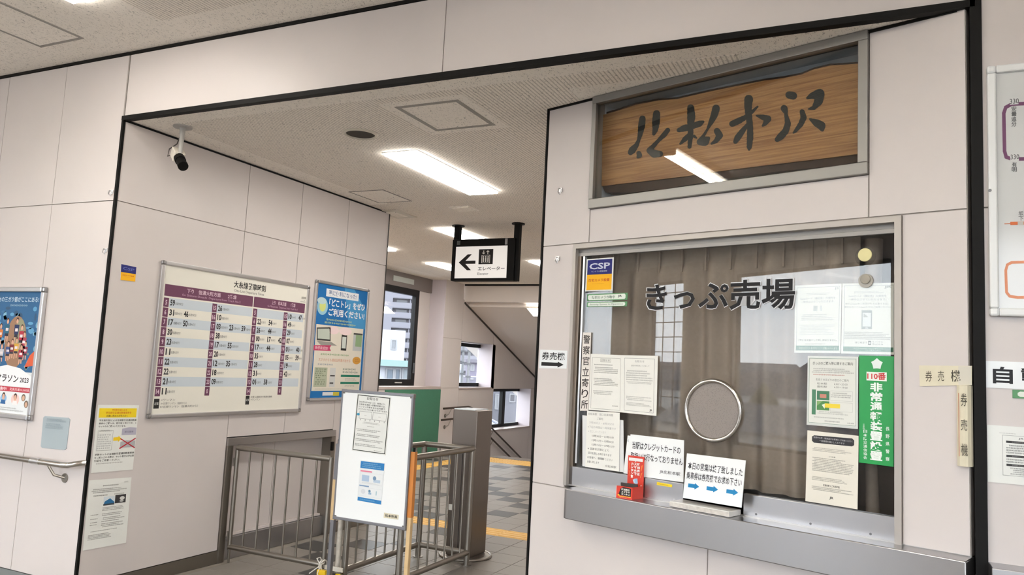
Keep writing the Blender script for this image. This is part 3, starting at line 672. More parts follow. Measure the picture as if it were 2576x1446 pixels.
for k, tx in enumerate(('複数セットの普通割引普通回数乗車券', 'をご購入される際は、セット数分の学生割', '引証をご用意ください。')): S.txt(tx, .04, .72+k*.045, .99-(k == 2)*.35, .752+k*.045, (70, 68, 66), .01)
S.lines(.06, .855, .9, .885, 1, (170, 168, 166), .03); S.done(o)
S = Sheet(HW, (224, 1208), (331, 1200), (317, 1365), (209, 1385), .003)
o = tag(S.slab('notice_sheet', M_papergloss, .002), 'lower paper notice with two small photographs on the hall wall', 'notice')
S.lines(.80, .05, .95, .075, 2, (130, 130, 128), .01); S.lines(.3, .08, .8, .11, 1, (110, 110, 108), .02); S.lines(.08, .13, .95, .2, 3, (104, 102, 100), .02)
S.lines(.10, .22, .55, .25, 1, (110, 110, 108), .02); S.lines(.58, .22, .92, .245, 1, (110, 110, 108), .02)
S.rect(.37, .26, .63, .39, (206, 216, 222)); S.poly([(.37, .39), (.40, .33), (.52, .29), (.63, .35), (.63, .39)], (36, 104, 150)); S.rect(.37, .365, .63, .39, (60, 72, 80), .0008); S.rect(.64, .25, .90, .375, (52, 50, 52)); S.oval(.81, .305, .06, .028, (210, 210, 206), .0008); S.oval(.80, .345, .05, .016, (180, 180, 178), .0008)
S.lines(.36, .41, .92, .47, 3, (120, 118, 116), .02, seed=5)
for k, (a, b) in enumerate(((.50, 2), (.56, 2), (.61, 1), (.645, 3))): S.lines(.36, a, .92, a+b*.022, b, (130, 128, 126), .02, seed=k); S.lines(.10, a, .28, a+.02, 1, (130, 128, 126), .02, seed=k+9)
S.lines(.10, .74, .92, .76, 1, (140, 138, 136), .02); S.lines(.08, .79, .62, .87, 4, (110, 108, 106), .02, seed=12); S.done(o)

# ================================================================== FRONT WALL, LEFT PART
o, S = framed('running_poster', 'framed marathon poster with runners at the left edge of the picture', 'poster', FW, (-25, 722), (121, 723), (86, 1057), (-64, 1042), wbar=.035, depth=.03, face=mat('poster_white', (226, 230, 232), .25))
S.rect(0, 0, 1, .66, (44, 96, 140)); rd = random.Random(3)
for i in range(70):
    a, b = rd.random(), rd.uniform(.13, .62); S.oval(a, b, rd.uniform(.02, .06), rd.uniform(.01, .035), rd.choice([(90, 150, 190), (60, 110, 150), (120, 170, 196), (120, 128, 120), (50, 84, 116)]), .0005, 8)
S.oval(.60, .42, .20, .22, (150, 116, 92), .0006); S.oval(.66, .36, .10, .14, (140, 140, 112), .0007, 12)
for (a, b, h, sh, sk) in ((.30, .34, .18, (206, 120, 60), 0), (.42, .30, .2, (40, 96, 120), 0), (.60, .30, .22, (36, 50, 92), 0), (.70, .35, .2, (176, 44, 64), 0), (.76, .40, .18, (170, 60, 80), 0), (.55, .46, .16, (120, 40, 50), 0), (.63, .45, .17, (206, 160, 60), 0), (.73, .50, .16, (170, 50, 66), 0), (.80, .47, .15, (150, 60, 80), 0), (.48, .48, .16, (60, 80, 130), 0), (.36, .5, .15, (190, 190, 196), 0)):
    S.oval(a, b-h*.30, .024, .022, (70, 44, 36), .0009, 10); S.oval(a, b-h*.25, .020, .020, (206, 160, 136), .0010, 10)
    S.poly([(a-.045, b-h*.12), (a+.045, b-h*.12), (a+.038, b+h*.25), (a-.038, b+h*.25)], sh, .0009); S.rect(a-.026, b+h*.02, a+.026, b+h*.14, (224, 214, 216), .0011)
    S.poly([(a-.03, b+h*.25), (a+.03, b+h*.25), (a+.034, b+h*.36), (a-.034, b+h*.36)], (44, 42, 56), .0009)
    S.poly([(a-.028, b+h*.36), (a-.008, b+h*.36), (a-.014, b+h*.62), (a-.03, b+h*.62)], (206, 160, 136), .0009); S.poly([(a+.006, b+h*.36), (a+.028, b+h*.36), (a+.03, b+h*.58), (a+.012, b+h*.58)], (206, 160, 136), .0009)
S.poly([(.82, .62), (.90, .52), (1, .47), (1, .6)], (206, 90, 56), .0009); S.poly([(0, .62), (.2, .645), (.5, .61), (.75, .63), (1, .70), (1, .78), (0, .78)], (232, 234, 236), .0012)
S.txt('幸せの三ガク都がここにある!', .12, .04, .95, .085, (196, 214, 226), .01); S.lines(.4, .10, .85, .125, 1, (150, 180, 200), .02); S.txt('マラソン', .32, .69, .74, .75, (60, 56, 58), .02, .0015); S.txt('2023', .77, .705, .93, .745, (60, 56, 58), .02, .0015); S.lines(.45, .665, .72, .68, 1, (130, 126, 126), .02)
S.rect(0, .785, 1, .825, (186, 60, 74), .0006); S.txt('募集中!', .36, .79, .54, .82, (238, 214, 218), .02, .001); S.txt('定員先着10,000名', .60, .793, .96, .817, (236, 200, 206), .01, .001)
for a, b, r, c in ((.50, .885, .06, (140, 180, 216)), (.72, .885, .075, (232, 196, 190)), (.30, .885, .06, (190, 210, 190))):
    S.oval(a, b, r, r*.62, c, .0006); S.oval(a, b-.022, .030, .028, (60, 48, 46), .0008, 12); S.oval(a, b-.012, .024, .024, (214, 170, 146), .0009, 12); S.poly([(a-.05, b+.045), (a-.035, b+.012), (a+.035, b+.012), (a+.05, b+.045)], (44, 96, 150) if a < .6 else (228, 224, 224), .0010)
for a, b in ((.87, .865), (.93, .915)): S.oval(a, b, .038, .030, (110, 96, 84), .0007, 12); S.oval(a, b+.004, .024, .022, (206, 166, 140), .0009, 12)
S.lines(.05, .95, .95, .985, 2, (150, 152, 154), .015); S.done(o)
S = Sheet(FW, (109, 1046), (176, 1051), (166, 1132), (102, 1126), .004)
mbp = MB(); c = [S.uv(a, b) for a, b in ((.06, 1), (.94, 1), (1, .95), (1, .05), (.94, 0), (.06, 0), (0, .05), (0, .95))]; mbp.prism(FW, [tuple(q) for q in c], .0, .004)
o = tag(build('wall_plate', mbp, mat('plate_blue_grey', (158, 170, 176), .35), loc=S.P(.5, 1)), 'small grey-blue plastic plate with fine text on the wall above the handrail', 'plate')
S.lines(.12, .06, .88, .16, 3, (120, 134, 142), .02); S.lines(.12, .21, .88, .38, 5, (120, 134, 142), .02, seed=8); S.done(o)
# handrail
hr = thing('wall_handrail', 'polished stainless handrail along the lower left wall', 'handrail', FW.P(-5.2, .82, .08))
zr = .835
build('rail', MB().tube([FW.P(-9, zr, .075), FW.P(-4.75, zr, .075), FW.P(-4.70, zr+.003, .07), FW.P(-4.63, zr+.02, .03), FW.P(-4.612, zr+.022, .008)], .019, 14), steel('polished_steel', (200, 196, 190), .16, (1, 1, 1)), hr, smooth=True)
build('bracket', MB().tube([FW.P(-4.89, zr-.01, .075), FW.P(-4.855, zr-.075, .05), FW.P(-4.815, zr-.095, .0)], .009, 8), M_steel_d, hr, smooth=True)
build('bracket_flange', MB().disc(FW, -4.812, zr-.095, .030, 0, .006), M_steel_d, hr)
build('sleeve', MB().tube([FW.P(-5.06, zr, .075), FW.P(-4.97, zr, .075)], .0205, 14), M_alu, hr, smooth=True)
# little metal hooks
def hook(fr, px, py, label):
    u, v = fr.at(px, py); o = thing('wall_hook', label, 'hook', fr.P(u, v), 'small metal hooks on the wall panels')
    build('plate', MB().box(fr, u-.012, u+.012, v-.012, v+.016, .0, .004), M_alu, o, bevel=.002)
    build('hook', MB().tube([fr.P(u, v+.008, .003), fr.P(u, v+.008, .022), fr.P(u, v-.012, .026), fr.P(u+.004, v-.026, .016), fr.P(u+.012, v+.006, .012)], .0035, 8), M_alu, o, smooth=True)
hook(FW, 282, 484, 'upper metal hook at the right edge of the left front wall')
hook(FW, 267, 630, 'lower metal hook at the right edge of the left front wall')
hook(TW, 1411, 479, 'metal hook on the ticket wall left of the station name board')
hook(TW, 1404, 651, 'metal hook on the ticket wall left of the blue and yellow sticker')

# ================================================================== GATE RAILS, CARD COLUMN, EASEL
def rail_section(o, a, b, zt, zb, nb, rt=.021, rb=.016):
    a, b = Vector(a), Vector(b); z = Vector((0, 0, 1))
    build('top_rail', MB().tube([a+z*zt, b+z*zt], rt, 14), M_steel_d, o, smooth=True)
    build('bottom_rail', MB().tube([a+z*zb, b+z*zb], rt, 14), M_steel_d, o, smooth=True)
    for i in range(1, nb+1):
        p = a.lerp(b, i/(nb+1)); build('baluster', MB().tube([p+z*zb, p+z*zt], .0075, 8), M_steel_d, o, smooth=True)
ga = thing('swing_gate', 'stainless barred swing gate hinged to the recess frame left of the white board', 'gate', (-4.1, 4.67, 0))
rail_section(ga, (-4.55, 4.67, 0), (-3.64, 4.67, 0), .871, .118, 6)
for x in (-4.55, -3.64): build('post', MB().tube([(x, 4.67, .10), (x, 4.67, .885)], .017, 12), M_steel_d, ga, smooth=True)
for z in (.2, .76): build('hinge', MB().tube([(-4.576, 4.67, z-.03), (-4.576, 4.67, z+.03)], .009, 10), M_steel_d, ga)
build('foot', MB().tube([(-4.55, 4.67, .0), (-4.55, 4.67, .1)], .010, 8).tube([(-3.64, 4.67, 0), (-3.64, 4.67, .1)], .010, 8), M_steel_d, ga)
ln = thing('lane_railing', 'U-shaped stainless lane railing standing on the tiled floor behind the white board', 'railing', (-3.26, 5.2, 0))
XA, XB, YN, YE = -3.49, -3.03, 4.72, 5.715
rail_section(ln, (XA, YN, 0), (XA, YE, 0), .925, .10, 7, .023)
rail_section(ln, (XB, YN, 0), (XB, YE, 0), .925, .10, 7, .023)
rail_section(ln, (XA, YE, 0), (XB, YE, 0), .925, .10, 2, .023)
for x, y in ((XA, YN), (XA, YE), (XB, YN), (XB, YE)):
    build('post', MB().tube([(x, y, 0), (x, y, .925)], .023, 14), M_steel_d, ln, smooth=True)
    build('floor_flange', MB().disc(FL, x, y, .042, 0, .006), M_steel_d, ln)
    build('elbow', MB().ring(FL, x, y, .925, .006, .022, 12, 8), M_steel_d, ln, smooth=True)
for p, zz in ((Vector((XA, YN, 0)), (.0, .925)),): build('post', MB().tube([p+Vector((-.055, -.01, 0)), p+Vector((-.055, -.01, .925))], .019, 12), mat('worn_white_pipe', (186, 180, 170), .5, noise=.15, nscale=30), ln, smooth=True)

# card reader column
cl = thing('card_reader_column', 'tall brushed steel card reader column standing on the tiles behind the lane railing', 'card reader', (-3.19, 5.96, 0))
CFr = Fr((-3.19, 5.93, 0), (1, 0, 0), (0, 1, 0), (0, 0, 1))
cw, cdp = .118, .14
build('body', MB().box(CFr, -cw, cw, -.08, .20, .02, 1.225), M_col, cl, bevel=.008)
fy = yfr(5.85)
build('front_panel', MB().box(fy, -3.19-cw+.006, -3.19+cw-.006, .05, .86, .0, .004), M_col, cl)
build('seam', MB().box(fy, -3.19-.004, -3.19+.004, .05, .86, .004, .005), mat('seam_dark', (50, 46, 44), .5), cl)
build('top_plate', MB().box(CFr, -cw+.004, cw-.03, -.07, .17, 1.225, 1.233), mat('reader_white', (214, 224, 228), .2), cl)
build('label_plate', MB().box(fy, fy.at(1130, 1275)[0], fy.at(1146, 1275)[0], fy.at(1138, 1283)[1], fy.at(1138, 1268)[1], .005, .007), M_paper, cl)
build('floor_ring', MB().ring(FL, -3.19, 5.99, .008, .215, .012, 40, 8), M_steel_d, cl, smooth=True)
build('floor_plate', MB().disc(FL, -3.19, 5.99, .215, 0, .012, 40), M_steel_d, cl)
build('collar', MB().disc(FL, -3.19, 5.99, .165, .012, .022, 40), M_col, cl)

# easel white board
YB = 4.55; BF = yfr(YB)
ez = thing('easel_board', 'white notice board on an easel standing in front of the stainless railings', 'notice board', (-3.19, YB, 0))
S = Sheet(BF, (862, 980), (1042, 990), (1021, 1333), (838, 1305), 0)
u0 = (S.c[0].x+S.c[3].x)/2; u1 = (S.c[1].x+S.c[2].x)/2; v1 = (S.c[0].y+S.c[1].y)/2; v0 = (S.c[2].y+S.c[3].y)/2
build('board', MB().box(BF, u0+.008, u1-.008, v0+.008, v1-.008, -.012, .004), M_white, ez)
M_fg = mat('frame_grey', (128, 128, 134), .4, .6)
for b in ((u0, u1, v0, v0+.02), (u0, u1, v1-.02, v1), (u0, u0+.012, v0+.02, v1-.02), (u1-.016, u1, v0+.02, v1-.02)):
    build('frame_bar', MB().box(BF, *b, -.02, .008), M_fg, ez, bevel=.003)
for a, b in ((u0-.003, v1-.03), (u1-.029, v1-.03), (u0-.003, v0-.003), (u1-.029, v0-.003)): build('corner_cap', MB().box(BF, a, a+.032, b, b+.032, -.022, .007), mat('corner_grey', (112, 108, 104), .5), ez, bevel=.004)
M_wd = mat('easel_wood', (206, 178, 134), .55, noise=.08, nscale=9); M_or = mat('easel_tape', (196, 124, 52), .45)
for ux, z0o, z1o, ml in ((u0-.014, .47, .75, M_fg), (u1+.016, .565, 1.0, M_wd)):
    build('leg', MB().box(BF, ux-.015, ux+.015, .0, 1.0, -.035, -.005), ml, ez, bevel=.003)
    build('leg_wrap', MB().box(BF, ux-.0165, ux+.0165, z0o, z1o, -.0365, -.0035), M_or if ml is M_wd else M_wd, ez)
    build('pin', MB().tube([BF.P(ux, 1.0, -.02), BF.P(ux, 1.03, -.02)], .008, 8), M_black, ez)
# sheets on the board
S1 = Sheet(BF, (899, 989), (984, 998), (970, 1145), (885, 1133), .006)
p1 = tag(S1.slab('notice_sheet', M_papergloss, .0015), 'black bordered paper notice on the upper half of the easel board', 'notice')
S1.box(.02, .02, .98, .985, .022, .013, (44, 52, 46)); S1.txt('お知らせ', .30, .045, .64, .095, (60, 60, 60), .01)
for k, tx in enumerate(('2023年3月18日（土）始発より、', '大糸線 松本駅～信濃大町駅では、', 'ワンマン列車を含む全列車で', 'すべてのドアから乗り降りができます。')): S1.txt(tx, .08, .125+k*.042, .86+(k == 3)*.08, .155+k*.042, (80, 80, 78), .01)
S1.box(.12, .30, .49, .43, .008, .006, (140, 142, 140)); S1.box(.52, .30, .92, .43, .008, .006, (140, 142, 140)); S1.oval(.09, .36, .045, .022, (60, 150, 190)); S1.lines(.25, .36, .36, .375, 1, (130, 130, 128), .02); S1.lines(.66, .36, .78, .375, 1, (130, 130, 128), .02)
for k in range(6): S1.rect(.16+k*.14, .435, .18+k*.14, .46, (150, 152, 150))
S1.lines(.24, .475, .84, .51, 2, (130, 130, 128), .02); S1.lines(.36, .54, .66, .56, 1, (130, 130, 128), .02)
for k in range(4): S1.lines(.08, .60+k*.085, .9, .65+k*.085, 2, (100, 100, 98), .03, seed=k+20)
S1.lines(.62, .94, .94, .958, 1, (90, 90, 88), .03); S1.done(p1)
S2 = Sheet(BF, (907, 1157), (968, 1164), (959, 1270), (898, 1259), .006)
p2 = tag(S2.slab('notice_sheet', mat('sheet_pale', (228, 232, 234), .25), .0015), 'small blue and white leaflet low on the easel board', 'notice')
S2.rect(.02, .02, .99, .19, (40, 122, 184)); S2.lines(.1, .045, .9, .17, 3, (140, 186, 214), .04); S2.rect(.02, .90, .99, .99, (40, 122, 184)); S2.lines(.1, .92, .9, .97, 1, (120, 172, 208), .04)
S2.rect(.04, .24, .52, .275, (214, 120, 146)); S2.box(.04, .29, .97, .56, .006, .004, (196, 200, 206)); S2.rect(.12, .35, .42, .50, (168, 190, 214)); S2.oval(.64, .40, .07, .05, (120, 150, 180)); S2.rect(.6, .43, .88, .50, (176, 196, 214)); S2.lines(.1, .515, .9, .55, 2, (170, 174, 178), .03)
S2.rect(.04, .60, .44, .63, (120, 150, 186)); S2.box(.04, .645, .97, .86, .006, .004, (196, 200, 206)); S2.oval(.22, .75, .09, .06, (206, 210, 214)); S2.oval(.48, .72, .05, .03, (100, 140, 170)); S2.rect(.44, .75, .56, .80, (150, 180, 206)); S2.rect(.74, .70, .78, .80, (160, 190, 200)); S2.done(p2)
S3 = Sheet(BF, (966, 1289), (1003, 1295), (1002, 1307), (965, 1302), .0055)
p3 = tag(S3.slab('name_strip', M_cream, .001), 'tiny paper strip with four characters at the lower right of the easel board', 'label')
S3.txt('松本駅長', .10, .2, .92, .8, (70, 66, 62), .02); S3.done(p3)
# string and striped bar at the foot of the gate
sb = thing('white_string', 'white string tied in a bow round the foot of the swing gate', 'string', (-3.64, 4.62, .10))
M_st = mat('string_white', (214, 210, 202), .8); K = Vector((-3.64, 4.635, .122))
build('binding', MB().ring(Fr(K, (0, 1, 0), (0, 0, 1), (1, 0, 0)), .02, 0, 0, .034, .006, 20, 6).ring(Fr(K+Vector((.016, 0, 0)), (0, 1, 0), (0, 0, 1), (1, 0, 0)), .02, 0, 0, .034, .006, 20, 6), M_st, sb, smooth=True)
build('bow', MB().tube([K, K+Vector((-.02, -.02, .05)), K+Vector((.02, -.03, .065)), K+Vector((.025, -.01, .02)), K], .004, 6).tube([K, K+Vector((.05, -.02, .03)), K+Vector((.06, -.03, .055)), K+Vector((.03, -.03, .03)), K], .004, 6), M_st, sb, smooth=True)
build('loose_end', MB().tube([K, K+Vector((-.03, -.03, -.03)), K+Vector((-.07, -.03, -.06))], .004, 6).tube([K, K+Vector((.01, -.04, -.05)), K+Vector((.03, -.05, -.06))], .004, 6), M_st, sb, smooth=True)
build('strap', MB().box(yfr(4.66), -3.62, -3.46, .095, .125, -.005, .005), M_st, sb)
st_ = thing('striped_bar', 'yellow and black striped floor bar at the foot of the easel', 'bar', (-3.4, 4.55, .02))
sf0 = FL.at(822, 1440); q0 = Vector((-3.645, 4.625, 0)); q1 = Vector((-3.25, 4.625, 0)); dd = (q1-q0).normalized(); SF = Fr(q0, dd, Vector((-dd.y, dd.x, 0)), (0, 0, 1))
build('core', MB().box(SF, .06, (q1-q0).length, -.013, .013, 0, .07), mat('bar_grey', (170, 168, 164), .5), st_)
build('end_cap', MB().box(SF, -.005, .07, -.016, .016, 0, .098), mat('bar_yellow', (226, 186, 20), .5), st_, bevel=.004)
for i in range(9): build('stripe', MB().box(SF, .07+i*.04, .11+i*.04, .0, .0155, .03, .088), mat('bar_black', (36, 36, 34), .5) if i % 2 else mat('bar_yellow2', (226, 196, 20), .5), st_)

# green board, stair rails in the far corner
g = Sheet(WW, (900, 980), (1108, 981), (1099, 1130), (900, 1130), .006)
gy1 = 12.13
gb = tag(build('green_panel', MB().box(WW, 10.4, gy1, .05, 1.150, .001, .012), mat('green_board', (60, 116, 92), .6, noise=.04, nscale=40), loc=WW.P(11.4, .05)), 'plain green board below the tall far window', 'board')
for zz, lab, y0 in ((.815, 'upper steel handrail going down the far stair wall', 12.17), (.615, 'lower steel handrail going down the far stair wall', 12.12)):
    o = thing('stair_handrail', lab, 'handrail', WW.P(12.5, zz, .07), 'handrails on the far stair wall')
    build('rail', MB().tube([WW.P(y0, zz, .07), WW.P(13.10, zz+.01, .07), WW.P(13.25, zz-.02, .07), WW.P(17.2, zz-.02-3.95*.478, .07)], .019, 10), mat('rail_brown', (92, 80, 74), .35, .7), o, smooth=True)
    for yy in (12.45, 14.2, 16.0):
        zb_ = zz if yy < 13.2 else zz-.02-(yy-13.25)*.478
        build('bracket', MB().tube([WW.P(yy, zb_-.01, .07), WW.P(yy-.06, zb_-.11, .05), WW.P(yy-.10, zb_-.14, .0)], .008, 6), M_steel_d, o, smooth=True)
        build('bracket_flange', MB().disc(WW, yy-.10, zb_-.14, .035, 0, .006), M_steel_d, o)
pst = WW.at(1223, 1120, .12)[0]
o = thing('stair_post', 'dark post standing at the head of the stairs beside the handrails', 'post', WW.P(pst, 0, .12))
build('shaft', MB().box(WW, pst-.045, pst+.045, -.2, .30, .10, .155), mat('post_brown', (104, 90, 84), .5), o, bevel=.005)
build('cap', MB().box(WW, pst-.05, pst+.05, .30, .315, .096, .16), mat('post_brown', (104, 90, 84), .5), o)

# ================================================================== TICKET WALL
# --- station name board in its glazed case
cs = thing('name_board_case', 'stainless framed glass case holding the wooden station name board above the ticket window', 'display case', TW.P((uS0+uS1)/2, zS0))
fb = .052
build('frame_bar', MB().box(TW, uS0, uS1, zS0, zS0+fb, -.02, .022), M_case, cs, bevel=.003)
build('frame_bar', MB().box(TW, uS0, uS1, zS1-.042, zS1, -.02, .022), M_case, cs, bevel=.003)
build('frame_bar', MB().box(TW, uS0, uS0+.028, zS0+fb, zS1-.042, -.02, .022), M_case, cs, bevel=.003)
build('frame_bar', MB().box(TW, uS1-.04, uS1, zS0+fb, zS1-.042, -.02, .022), M_case, cs, bevel=.003)
M_cb = mat('case_lining', (206, 212, 220), .6)
build('lining', MB().box(TW, uS0, uS1, zS0, zS1, -.205, -.195).box(TW, uS0, uS1, zS0-.01, zS0+.012, -.2, -.02).box(TW, uS0, uS1, zS1-.012, zS1, -.2, -.02).box(TW, uS0-.01, uS0, zS0, zS1, -.2, -.1).box(TW, uS1, uS1+.01, zS0, zS1, -.2, -.1), M_cb, cs)
build('pane', MB().box(TW, uS0+.028, uS1-.04, zS0+fb, zS1-.042, -.004, .0), M_glass2, cs)
def c6(p): return (1490+p[0]*.332, 60+p[1]*.332)
wn = -.085
top = [(78, 690), (200, 655), (330, 612), (500, 580), (640, 570), (900, 510), (1100, 470), (1300, 430), (1450, 410), (1580, 385), (1680, 345), (1800, 315), (1900, 310), (2025, 300), (2110, 290)]
bot = [(2110, 970), (2015, 985), (1700, 1025), (1400, 1060), (1000, 1110), (700, 1155), (400, 1190), (70, 1228)]
brk = [(2110, 1030), (2015, 1045), (1900, 1070), (1830, 1092), (1750, 1085), (1400, 1120), (900, 1190), (560, 1250), (300, 1278), (100, 1278)]
mw = mat('plaque_wood', (168, 122, 78), .5); t = mw.node_tree; b_ = t.nodes['Principled BSDF']
tc2 = t.nodes.new('ShaderNodeTexCoord'); mp = t.nodes.new('ShaderNodeMapping'); mp.inputs['Rotation'].default_value = (0, 0, TH); mp.inputs['Scale'].default_value = (1.1, 1.1, 34)
ns = t.nodes.new('ShaderNodeTexNoise'); ns.inputs['Scale'].default_value = 2.0; ns.inputs['Detail'].default_value = 8; ns.inputs['Distortion'].default_value = 1.2
rp = t.nodes.new('ShaderNodeValToRGB'); rp.color_ramp.elements[0].position = .3; rp.color_ramp.elements[1].position = .62
rp.color_ramp.elements[0].color = lin((150, 98, 56)); rp.color_ramp.elements[1].color = lin((198, 148, 94))
t.links.new(tc2.outputs['Object'], mp.inputs['Vector']); t.links.new(mp.outputs['Vector'], ns.inputs['Vector']); t.links.new(ns.outputs['Fac'], rp.inputs['Fac']); t.links.new(rp.outputs['Color'], b_.inputs['Base Color'])
pk = thing('wooden_name_board', 'live-edge wooden board with black brush calligraphy of the station name', 'name board', TW.P((uS0+uS1)/2, zS0+.03, wn))
build('plank', MB().prism(TW, [TW.at(*c6(p), wn) for p in reversed(top+bot)], wn-.05, wn), mw, pk)
build('bark_edge', MB().prism(TW, [TW.at(*c6(p), wn-.015) for p in [(70, 1215)]+list(reversed(bot))[1:-1]+[(2110, 960)]+brk], wn-.085, wn-.012), mat('bark', (72, 52, 42), .8, noise=.2, nscale=20), pk)
build('bark_edge', MB().prism(TW, [TW.at(*c6((p[0], p[1]-14)), wn-.03) for p in top]+[TW.at(*c6((p[0], p[1]+30)), wn-.03) for p in reversed(top)], wn-.08, wn-.03), mat('bark', (72, 52, 42), .8, noise=.2, nscale=20), pk)
strokes = [
 [(380, 718, 24), (374, 770, 27), (364, 830, 20), (352, 880, 13), (335, 920, 18), (305, 955, 27), (290, 975, 20)], [(352, 980, 18), (358, 995, 20), (345, 1010, 10)],
 [(487, 680, 27), (483, 740, 30), (478, 800, 22), (466, 835, 12)], [(572, 805, 18), (545, 840, 20), (500, 885, 14), (455, 935, 18), (435, 960, 24), (470, 985, 30), (515, 985, 22)],
 [(745, 635, 26), (750, 700, 31), (745, 770, 25), (745, 850, 20), (737, 930, 16)], [(655, 805, 16), (700, 790, 26), (760, 775, 22), (810, 757, 24), (840, 742, 10)], [(735, 840, 16), (705, 870, 20), (668, 908, 9)], [(770, 850, 12), (790, 865, 6)],
 [(938, 640, 29), (925, 690, 27), (902, 740, 20), (872, 800, 9), (845, 845, 12), (815, 895, 24), (850, 890, 36), (880, 868, 14)], [(945, 812, 24), (965, 845, 26), (940, 885, 18), (905, 908, 9)],
 [(1185, 570, 33), (1180, 620, 29), (1185, 690, 26), (1196, 780, 23), (1196, 860, 25), (1190, 930, 20), (1188, 955, 7)], [(1060, 757, 23), (1110, 735, 24), (1160, 708, 19), (1210, 668, 14), (1252, 628, 8)], [(1172, 765, 12), (1140, 810, 21), (1103, 860, 25), (1085, 892, 17)], [(1245, 695, 7), (1290, 707, 20), (1330, 720, 27), (1310, 755, 17), (1292, 772, 8)],
 [(1490, 538, 27), (1522, 545, 30)], [(1453, 640, 26), (1465, 668, 17)], [(1468, 690, 14), (1482, 755, 23), (1466, 810, 25), (1432, 850, 27), (1402, 876, 19), (1418, 838, 10)],
 [(1630, 562, 10), (1665, 545, 24), (1722, 530, 38), (1715, 585, 33), (1680, 635, 17), (1640, 645, 6)], [(1590, 665, 19), (1602, 710, 23), (1580, 760, 21), (1543, 808, 14), (1525, 826, 7)], [(1650, 722, 8), (1698, 750, 28), (1735, 770, 32), (1742, 800, 16)]]
for st0 in strokes:
    mb = MB(); L_ = .0012
    pts = []
    for i in range(len(st0)-1):
        for k in range(6):
            f = k/6; pts.append([st0[i][j]*(1-f)+st0[i+1][j]*f for j in range(3)])
    pts.append(st0[-1])
    for i, (x, y, r) in enumerate(pts):
        r *= 1.0 + .06*math.sin(i*2.1)
        mb.quad([TW.P(*TW.at(*c6((x+r*math.cos(a), y+r*math.sin(a))), wn+L_), wn+L_+.00003*i) for a in [2*math.pi*q/14 for q in range(14)]])
    build('brush_stroke', mb, mat('sumi_ink', (40, 42, 40), .6), pk)

# --- ticket window: frame, panes, speaking ring
tw_ = build('window_8', MB().box(TW, uWL-.02, uWL+.0, ZK, zWT+.0, -.10, .012).box(TW, uWR-.022, uWR+.004, ZK, zWT, -.10, .014).box(TW, uWL-.02, uWR+.004, zWT-.0, zWT+.025, -.10, .012), mat('frame_anodised', (172, 167, 162), .45, .4), kind='structure')
zg1 = TW.at(1716, 627, -.03)[1]; zg2 = TW.at(1716, 616, -.022)[1]; zgl = TW.at(1650, 1205, -.02)[1]; zgr = TW.at(2060, 1272, -.02)[1]
build('head_track', MB().box(TW, uWL, uWR-.022, zg2, zWT, -.05, -.026).box(TW, uWL, uWR-.022, zg1, zg2-.003, -.042, -.014), M_track, tw_)
build('jamb', MB().box(TW, uWL, uWL+.022, ZK, zWT-.04, -.09, -.012), mat('jamb_steel', (140, 128, 116), .35, .8), tw_)
build('stile', MB().box(TW, uWL+.03, uWL+.042, ZK+.12, zg1, -.04, -.02), M_alu, tw_)
ug1 = TW.at(1716, 1230)[0]; ug2 = TW.at(1867, 1260)[0]; zlp = TW.at(1580, 1194, -.02)[1]; zrp = TW.at(2060, 1270, -.02)[1]
build('pane', MB().box(TW, uWL+.022, uWR-.022, zlp-.005, zg1, -.034, -.029), M_glass, tw_)
build('sash_plate', MB().box(TW, uWL, ug1, ZK, zlp, -.04, -.012), M_steel_h, tw_, bevel=.002)
build('sash_plate', MB().box(TW, ug2, uWR-.022, ZK, zrp, -.04, -.012), M_steel_h, tw_, bevel=.002)
for px, py in ((1902, 1293), (2039, 1317), (2190, 1343)):
    u, v = TW.at(px, py, -.012); build('screw', MB().disc(TW, u, v, .005, -.012, -.010, 10), mat('screw_grey', (110, 110, 112), .4, .8), tw_)
cu_, cv_ = TW.at(1795, 1032, -.03); Rx = abs(TW.at(1867, 1034, -.03)[0]-TW.at(1723, 1030, -.03)[0])/2; Ry = abs(TW.at(1795, 953, -.03)[1]-TW.at(1795, 1111, -.03)[1])/2
ringS = build('speaking_ring', MB().ring(TW, cu_, cv_, -.022, Rx-.008, .011, 56, 12, Ry-.008), steel('polished_steel', (200, 196, 190), .16, (1, 1, 1)), tw_, smooth=True)
msh = mat('mesh_plate', (128, 120, 116), .55, .3); t = msh.node_tree; vb = t.nodes.new('ShaderNodeTexVoronoi'); vb.inputs['Scale'].default_value = 190
tcx = t.nodes.new('ShaderNodeTexCoord'); rpx = t.nodes.new('ShaderNodeValToRGB'); rpx.color_ramp.elements[0].color = lin((84, 78, 76)); rpx.color_ramp.elements[1].color = lin((140, 132, 128)); rpx.color_ramp.elements[1].position = .35
t.links.new(tcx.outputs['Object'], vb.inputs['Vector']); t.links.new(vb.outputs['Distance'], rpx.inputs['Fac']); t.links.new(rpx.outputs['Color'], t.nodes['Principled BSDF'].inputs['Base Color'])
build('speaking_mesh', MB().disc(TW, cu_, cv_, Rx-.012, -.028, -.024, 48, Ry-.012), msh, tw_)
